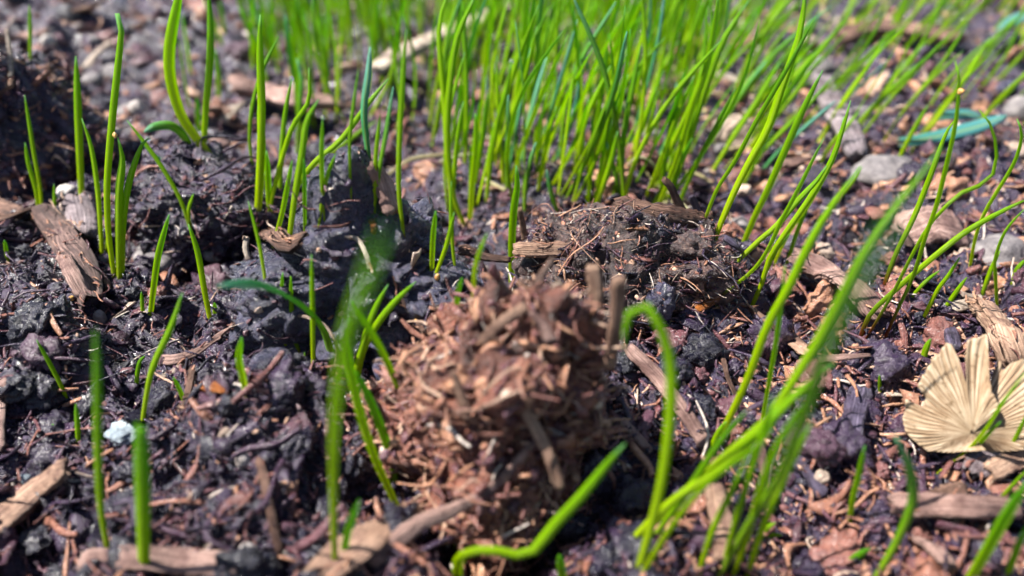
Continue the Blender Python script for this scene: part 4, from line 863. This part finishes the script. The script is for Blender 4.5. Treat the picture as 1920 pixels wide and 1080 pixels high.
S_('soil_lump', 'soil lump', 'smooth blue-black soil lump right of the short double shoot', 'soil_black_', 505, 680, 90, 70, 29.0, .1, .3) if 'soil_black_' in M else S_('soil_lump', 'soil lump', 'smooth blue-black soil lump right of the short double shoot', 'soil_black', 505, 682, 90, 66, 29.0, .1, .3)
S_('soil_lump', 'soil lump', 'brown rounded lump at the top right of the ragged clod', 'soil_dark_brown', 1285, 462, 88, 56, 31.0, .4, .6)
S_('soil_lump', 'soil lump', 'dark shiny lump on the front of the ragged clod', 'soil_black', 1235, 560, 60, 70, 32.0, .2, .5)
S_('soil_lump', 'soil lump', 'brown fibrous lump at the left foot of the ragged clod', 'soil_dark_brown', 1000, 505, 80, 60, 33.0, .2, .5)
for k in range(26):
    px, py = rd.uniform(600, 1500), rd.uniform(60, 400); p = flat(px, py); a = rd.uniform(-1.2, 1.2); L_ = rd.uniform(.6, 1.8); z = gz(p.x, p.y)+.05
    q = [np.array((p.x+math.cos(a)*L_*t, p.y+math.sin(a)*L_*t*.6, gz(p.x+math.cos(a)*L_*t, p.y+math.sin(a)*L_*t*.6)+.07+.25*math.sin(t*3)*rd.random())) for t in (0, .35, .7, 1)]
    add_blade(q, rd.uniform(.04, .08), 'straw', 'thin dry straw lying among the litter under the dense stand', 'dry straws under the dense stand', cat='straw', name='straw')
# pale gravel and chips scattered in the blurred background, one by one
gr = random.Random(5)
for k in range(130):
    px, py = gr.uniform(-60, 1980), gr.uniform(-50, 330)**1.0
    if 480 < px < 1300 and gr.random() < .45: continue
    p = flat(px, py); z = gz(p.x, p.y); s = gr.uniform(.10, .30)*(1+.03*max(0, p.y-10)); sd = k*1.37
    if gr.random() < .28:
        v, f = ICO[3]; n_ = 1+.3*perlin(v*.9+sd)+.15*perlin(v*2.3+sd)
        o = new_mesh('pebble', v*n_[:, None]*[s, s*.8, s*.6], f, M[gr.choice(['stone_grey', 'stone_grey', 'stone_tan', 'soil_black', 'soil_dark_brown'])]); o.location = (p.x, p.y, z+s*.3); o.rotation_euler = (0, 0, sd)
        tag(o, 'small blurred pebble among the litter of the far background', 'pebble', 'pebbles in the blurred background')
    else:
        L_ = s*gr.uniform(1.6, 4); an = gr.uniform(-.7, .7); pts3 = []
        P0 = Vector((p.x, p.y, z+s*.3)); dv = Vector((math.cos(an)*L_*.5, math.sin(an)*L_*.5, gr.gauss(0, .12)*L_))
        v, f = fl_ = FL[gr.randrange(20)]; sc = np.array([L_*.6, s*.6, s*1.1])
        o = new_mesh('wood_chip', v*sc, f, M[gr.choice(['wood_pink', 'wood_tan', 'wood_brown', 'wood_grey', 'wood_cream', 'wood_brown'])], smooth=False, uv=(v[:, :2]*.5+.5)*[L_, 1]); o.location = P0; o.rotation_euler = (gr.gauss(0, .3), gr.gauss(0, .25), an)
        tag(o, 'small blurred wood chip among the litter of the far background', 'wood chip', 'wood chips in the blurred background')
# ------------------------------------------------------------------ the pale ribbed leaf at the right
def mat_leaf():
    m = NM('pale_dry_leaf'); t = m.n('ShaderNodeTexCoord'); sx = m.n('ShaderNodeSeparateXYZ'); m.l(t.outputs['UV'], sx.inputs[0])
    mp = m.n('ShaderNodeMapping'); m.l(t.outputs['UV'], mp.inputs[0]); mp.inputs['Scale'].default_value = (1.5, 60, 1)
    g = m.noise(mp.outputs[0], 1.3, 5, .6, .2)
    c = m.ramp(g, [(.3, (.13, .075, .04)), (.47, (.36, .26, .165)), (.65, (.58, .475, .35))])
    v = m.ramp(m.n('ShaderNodeAttribute', attribute_name='vein_shade').outputs['Fac'], [(.0, (0,)*3), (.6, (.15,)*3), (1, (.75,)*3)])
    c = m.mix(v, c, (.16, .075, .02)); c = m.mix(m.ramp(m.noise(geo_pos(m), 2.2, 5, .7), [(.45, (0,)*3), (.65, (.6,)*3)]), c, m.mix(1, c, (.62, .48, .38), 'MULTIPLY'))  # brown veins, painted darker to carry the shade between ribs
    sp = m.ramp(m.noise(geo_pos(m), 13, 2), [(.62, (0,)*3), (.68, (.7,)*3)]); c = m.mix(sp, c, (.16, .10, .05))
    b = m.principled(c, .6, m.bump(g, .012, .6), .35)
    tr = m.n('ShaderNodeBsdfTranslucent'); m.l(c, tr.inputs[0]); ms = m.n('ShaderNodeMixShader'); ms.inputs[0].default_value = .25
    m.l(b.outputs[0], ms.inputs[1]); m.l(tr.outputs[0], ms.inputs[2]); m.l(ms.outputs[0], m.out.inputs[0]); return m.m
M['leaf'] = mat_leaf()
def fan_leaf(label, cpx, outline, nribs, seed, tilt, Y0=None):
    """fan of ribs from one point; outline = pixels of the rim, laid on a plane tilted by 'tilt' through the leaf's foot"""
    p0 = hit(*cpx)[0]-ray(*cpx).normalized()*.5 if Y0 is None else on_plane_y(cpx[0], cpx[1], Y0)
    n = Vector((0, -math.cos(tilt), math.sin(tilt))); rim = []
    for q in outline:
        d = ray(*q); tt = (p0-CAM).dot(n)/d.dot(n); rim.append(np.array(CAM+d*tt-p0))
    rim = np.array(rim); L = np.r_[0, np.cumsum(np.linalg.norm(np.diff(rim, axis=0), axis=1))]; L /= L[-1]
    na, nr_ = 420, 34; tt = np.linspace(0, 1, na); rim2 = np.stack([np.interp(tt, L, rim[:, k]) for k in range(3)], 1)
    jig = 1+.05*perlin(np.stack([tt*30+seed, tt*0, tt*0], 1))+.03*perlin(np.stack([tt*110+seed, tt*0, tt*0], 1)); rim2 = rim2*jig[:, None]
    u = np.array([1, 0, 0]); vv = np.array(n.cross(Vector((1, 0, 0)))); ang = np.unwrap(np.arctan2(rim2@vv, rim2@u))
    an = (ang-ang.min())/(ang.max()-ang.min()+1e-9); warp = an+.012*perlin(np.stack([an*9+seed, an*0, an*0], 1))
    ph = warp*nribs*math.pi; rib = np.abs(np.sin(ph))
    V_, A_, U_ = [], [], []; N_ = np.array(n)
    for j in range(nr_):
        s = .04+.96*j/(nr_-1); amp = .024*min(1, s*2.2)*(.5+.8*np.abs(perlin(np.stack([an*8+seed, an*0+s, an*0], 1))))
        w2 = .10*perlin(rim2*s*1.3+seed)+.11*s*s*np.sin(an*7+seed)
        wj = warp+.016*s*perlin(np.stack([an*5+seed, an*0+s*2.5, an*0], 1)); rib = np.abs(np.sin(wj*nribs*math.pi))
        V_.append(rim2*s+N_[None]*((rib-.5)*amp+w2)[:, None]); A_.append((1-rib)*(.35+.65*perlin(np.stack([an*14+seed, an*0+s, an*0], 1)).clip(-.4, .6)+.3)); U_.append(np.stack([np.full(na, s), wj], 1))
    top = np.concatenate(V_); bot = top-N_*.012; V2 = np.vstack([top, bot]); q = np.arange(na*nr_).reshape(nr_, na); K = na*nr_
    F1 = np.stack([q[:-1, :-1], q[:-1, 1:], q[1:, 1:], q[1:, :-1]], -1).reshape(-1, 4); F2 = F1[:, ::-1]+K
    rimf = np.stack([q[-1, :-1], q[-1, 1:], q[-1, 1:]+K, q[-1, :-1]+K], -1)
    s1 = np.stack([q[:-1, 0], q[1:, 0], q[1:, 0]+K, q[:-1, 0]+K], -1); s2 = np.stack([q[1:, -1], q[:-1, -1], q[:-1, -1]+K, q[1:, -1]+K], -1)
    A2 = np.concatenate(A_); U2 = np.concatenate(U_)
    return V2, np.concatenate([F1, F2, rimf, s1, s2]), np.r_[A2, A2], np.vstack([U2, U2]), p0
def LP(x, y): return (1600+x/3.175, 560+y/3.175)
OUT1 = [LP(*q) for q in [(760, 905), (600, 915), (480, 900), (400, 840), (352, 775), (345, 680), (352, 588), (450, 655), (462, 590), (405, 510), (432, 440), (470, 360), (510, 300), (562, 280), (600, 360), (645, 520), (640, 350), (650, 262), (700, 245), (752, 228), (758, 330), (762, 440), (765, 560), (800, 625), (812, 690)]]
OUT2 = [LP(*q) for q in [(812, 690), (860, 640), (880, 560), (862, 500), (900, 350), (925, 420), (960, 380), (1015, 350), (1090, 430), (1120, 600), (1130, 760), (1100, 860), (980, 905), (850, 915), (760, 905)]]
root = bpy.data.objects.new('ribbed_leaf', None); COL.objects.link(root)
V1, F1, A1, U1, p0 = fan_leaf('l', (1824, 812), OUT1, 46, 1.0, math.radians(48))
root.location = p0; tag(root, 'pale dry ribbed leaf lying torn on the soil near the right edge', 'leaf')
lob = new_mesh('leaf_lobe', V1, F1, M['leaf'], root, attrs={'vein_shade': A1}, uv=U1)
V1, F1, A1, U1, p1 = fan_leaf('l', (1824, 812), OUT2, 34, 4.0, math.radians(48)); lob2 = new_mesh('leaf_lobe', V1, F1, M['leaf'], root, attrs={'vein_shade': A1}, uv=U1)
W('wood_flake', 'wood flake', 'white ribbed flake showing behind the two lobes of the pale leaf', 'wood_cream', [(1850, 665), (1868, 690), (1890, 725)], 34, .2, .6, .2, .06, 80, Y=[7.3, 7.15, 7.0])
